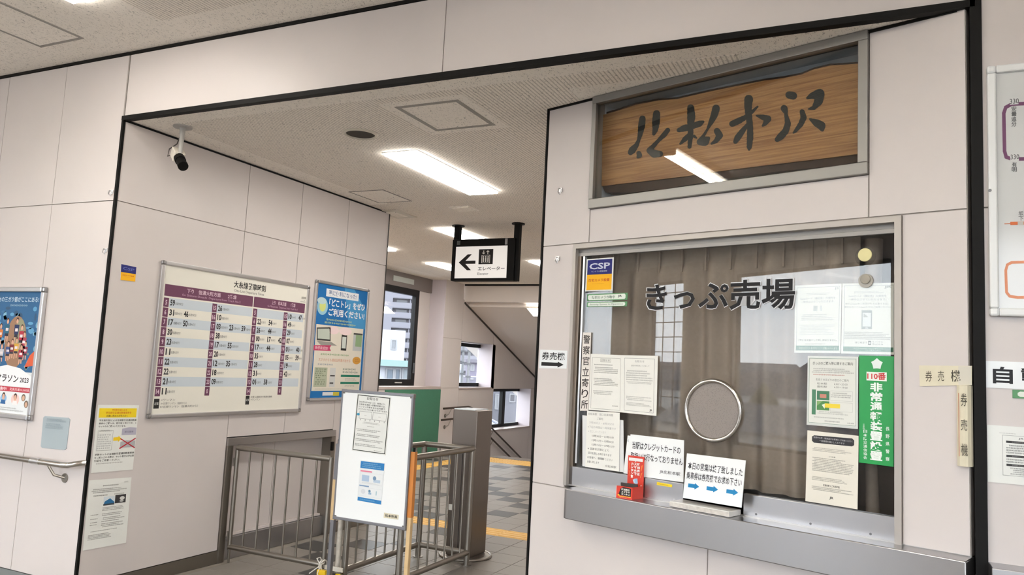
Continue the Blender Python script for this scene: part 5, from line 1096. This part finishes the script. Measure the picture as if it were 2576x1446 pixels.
# ================================================================== OUTSIDE
gm = mat('outside_ground', (120, 122, 124), .9, noise=.1, nscale=.2)
build('ground', MB().box(FL, -400, 400, -400, 400, -5.6, -5.5), gm, kind='structure')
def block(fr, pxs, n0, m, name, par): pass
# apartment tower through the tall window
def vfr(px, dist):
    h = ray(px, 850); h = Vector((h.x, h.y, 0)).normalized(); r = Vector((h.y, -h.x, 0)); a = .05
    U = r*math.cos(a) + h*math.sin(a); N = -h*math.cos(a) + r*math.sin(a)
    return Fr(Vector((0, 0, 0)) + h*dist, U, (0, 0, 1), N)
AX = vfr(1000, 80.0)
ay0 = AX.at(975, 800)[0]; ay1 = AX.at(1060, 800)[0]+6
ap = thing('apartment_tower', 'pale apartment tower with rows of balconies seen through the tall far window', 'building', AX.P((ay0+ay1)/2, -5.5))
zt = AX.at(1000, 650)[1]+3
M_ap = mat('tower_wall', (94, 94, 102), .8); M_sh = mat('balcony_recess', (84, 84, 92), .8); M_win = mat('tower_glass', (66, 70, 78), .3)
build('wall', MB().box(AX, ay0-2, ay1, -5.5, zt, -8, -.5), M_sh, ap)
yL = AX.at(988, 760)[0]
build('side_wall', MB().box(AX, ay0-4, yL, -5.5, zt, -8, 0), M_ap, ap)
zf = [AX.at(1010, 785.6)[1] + k*(AX.at(1010, 760.8)[1]-AX.at(1010, 785.6)[1]) for k in range(-6, 6)]
fh = zf[1]-zf[0]
for z in zf:
    build('balcony', MB().box(AX, yL, ay1, z-fh*.62, z, -.15, 0).box(AX, yL, ay1, z-fh*.62, z-fh*.54, -.5, 0), M_ap, ap)
    for yy in (yL+.4, yL+2.2): build('window', MB().box(AX, yy, yy+1.1, z+fh*.0, z+fh*.3, -.5, -.45), M_win, ap)
    build('partition', MB().box(AX, yL+1.75, yL+1.85, z-.3, z+fh*.4, -.5, -.1), M_ap, ap)
HX = vfr(985, 44.0)
def house(name, label, fr, px0, px1, pyt, depth, m, win=(), roof=None, pyr=None):
    a = fr.at(px0, pyt)[0]; b = fr.at(px1, pyt)[0]; z = fr.at((px0+px1)/2, pyt)[1]
    o = thing(name, label, 'building', fr.P((a+b)/2, -5.5))
    build('wall', MB().box(fr, a, b, -5.5, z, -depth, 0), m, o)
    for (w0, h0_, w1, h1_, rgb) in win:
        u0, v1_ = fr.at(w0, h0_); u1, v0_ = fr.at(w1, h1_)
        f = build('window', MB().frame(fr, u0, u1, v0_, v1_, .06, 0, .06), mat('house_frame', (110, 112, 116), .5), o)
        build('glass', MB().box(fr, u0+.06, u1-.06, v0_+.06, v1_-.06, 0, .02), mat('house_glass_%d' % rgb[0], tuple(int(v*.55) for v in rgb), .3), f)
    if roof:
        build('roof', MB().box(fr, a-.3, b+.3, z, z+.25, -depth-.3, .4), roof, o)
    return o
house('white_house', 'white house with one small window in front of the apartment tower', HX, 925, 1021, 829, 6, M_ext, [(984, 853, 997, 880, (170, 178, 186))])
SX = vfr(990, 32.0)
h_ = house('teal_roof_shop', 'low building with a pale teal roof edge and big windows below the white house', SX, 900, 1040, 920, 3, M_ext, [(971, 925, 991, 957, (150, 170, 190)), (993, 925, 1008, 957, (140, 160, 182)), (1012, 925, 1040, 957, (190, 204, 214))], mat('teal_roof', (96, 118, 116), .5))
H2 = vfr(1190, 60.0)
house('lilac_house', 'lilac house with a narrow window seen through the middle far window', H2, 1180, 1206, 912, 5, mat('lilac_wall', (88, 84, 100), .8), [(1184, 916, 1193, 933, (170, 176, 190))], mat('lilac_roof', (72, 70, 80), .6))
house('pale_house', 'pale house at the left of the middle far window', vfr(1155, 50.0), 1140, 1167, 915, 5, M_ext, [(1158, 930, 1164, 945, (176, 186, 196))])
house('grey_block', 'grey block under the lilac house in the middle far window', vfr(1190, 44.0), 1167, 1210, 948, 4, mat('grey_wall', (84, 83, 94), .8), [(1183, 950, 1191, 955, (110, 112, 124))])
# tiled roof seen through the lowest window
rf = thing('tiled_roof', 'pale tiled roof seen through the lowest far window', 'roof', (-16, 26, -2))
q0 = [Vector((-12.5, 19, -2.6)), Vector((-12.5, 34, -2.6)), Vector((-18, 34, -.55)), Vector((-18, 19, -.55))]
mb = MB().quad(q0); build('slope', mb, mat('roof_tile', (92, 96, 108), .6), rf)
for i in range(22):
    y = 19.3+i*.68; build('tile_row', MB().tube([(-12.5, y, -2.58), (-18, y, -.53)], .07, 6), mat('roof_tile', (92, 96, 108), .6), rf)
build('ridge', MB().tube([(-18, 19, -.5), (-18, 34, -.5)], .16, 8), mat('ridge_tile', (74, 78, 88), .6), rf)
build('gable_wall', MB().box(xfr(-12.8), 19.2, 33.8, -5.5, -2.7, -5, 0), M_ext, rf)
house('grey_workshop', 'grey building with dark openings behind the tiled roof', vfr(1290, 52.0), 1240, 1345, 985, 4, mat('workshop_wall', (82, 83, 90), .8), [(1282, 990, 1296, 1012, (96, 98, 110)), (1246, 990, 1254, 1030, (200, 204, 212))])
for px, lab in ((1166, 'thin utility pole left in the middle far window'), (1181, 'second thin utility pole with insulators in the middle far window')):
    up = vfr(px, 38.0 if px < 1170 else 34.); u, v = up.at(px, 880)
    o = thing('utility_pole', lab, 'pole', up.P(u, -5.5)); build('shaft', MB().tube([up.P(u, -5.5), up.P(u, v+.6)], .06, 8), mat('pole_grey', (80, 82, 84), .7), o)
    for k in range(3): build('insulator', MB().box(up, u-.12, u+.12, v-.1-k*.55, v-.02-k*.55, -.06, .06), mat('insulator_grey', (50, 52, 56), .6), o)
# hills, trees and low buildings opposite, mirrored in the ticket window
hm = MB(); n_ = 60
for i in range(n_+1):
    x = -320+640*i/n_; h = 7+2.2*math.sin(i*.7)+1.6*math.sin(i*1.9+1)+1.0*math.sin(i*3.3)
    hm.v += [Vector((x, -260, -6)), Vector((x, -262, h)), Vector((x, -330, h*1.15))]
for i in range(n_): k = i*3; hm.f += [(k, k+3, k+4, k+1), (k+1, k+4, k+5, k+2)]
build('hills', hm, mat('hill_blue', (84, 92, 104), .9, noise=.1, nscale=.05), kind='structure')
rd = random.Random(11)
for i in range(9):
    x = -60+i*9+rd.uniform(-2, 2); y = -38-rd.uniform(0, 12); h = rd.uniform(5, 8)
    o = thing('conifer_tree', '%s dark tree from the left in the row opposite the station' % ('first', 'second', 'third', 'fourth', 'fifth', 'sixth', 'seventh', 'eighth', 'ninth')[i], 'tree', (x, y, -5.5), 'trees opposite the station')
    build('trunk', MB().tube([(x, y, -5.5), (x, y, -3)], .2, 6), mat('trunk', (70, 60, 50), .9), o)
    build('crown', MB().tube([(x, y, -4), (x+.1, y, -2.5), (x, y, -5.5+h*.8), (x, y, -5.5+h)], [1.2, 1.9, 1.1, .1], 9), mat('foliage', (56, 66, 56), .9, noise=.3, nscale=3), o)
for i, (x, wdt, hh) in enumerate(((-48, 9, 4.2), (-34, 12, 5), (-20, 8, 4), (-8, 10, 5.2), (8, 10, 4.6))):
    o = thing('low_house', '%s low grey house from the left across the tracks' % ('first', 'second', 'third', 'fourth', 'fifth')[i], 'building', (x, -30, -5.5), 'houses across the tracks')
    f = Fr((x, -30, -5.5), (1, 0, 0), (0, 0, 1), (0, 1, 0)); build('wall', MB().box(f, -wdt/2, wdt/2, 0, hh-1, -6, 0), mat('house_grey', (160, 158, 156), .8), o)
    build('roof', MB().prism(Fr((x-wdt/2-.4, -33, -5.5), (0, 1, 0), (0, 0, 1), (1, 0, 0)), [(-3.4, hh-1), (3.4, hh-1), (0, hh+.6)], 0, wdt+.8), mat('house_roof', (86, 88, 94), .8), o)
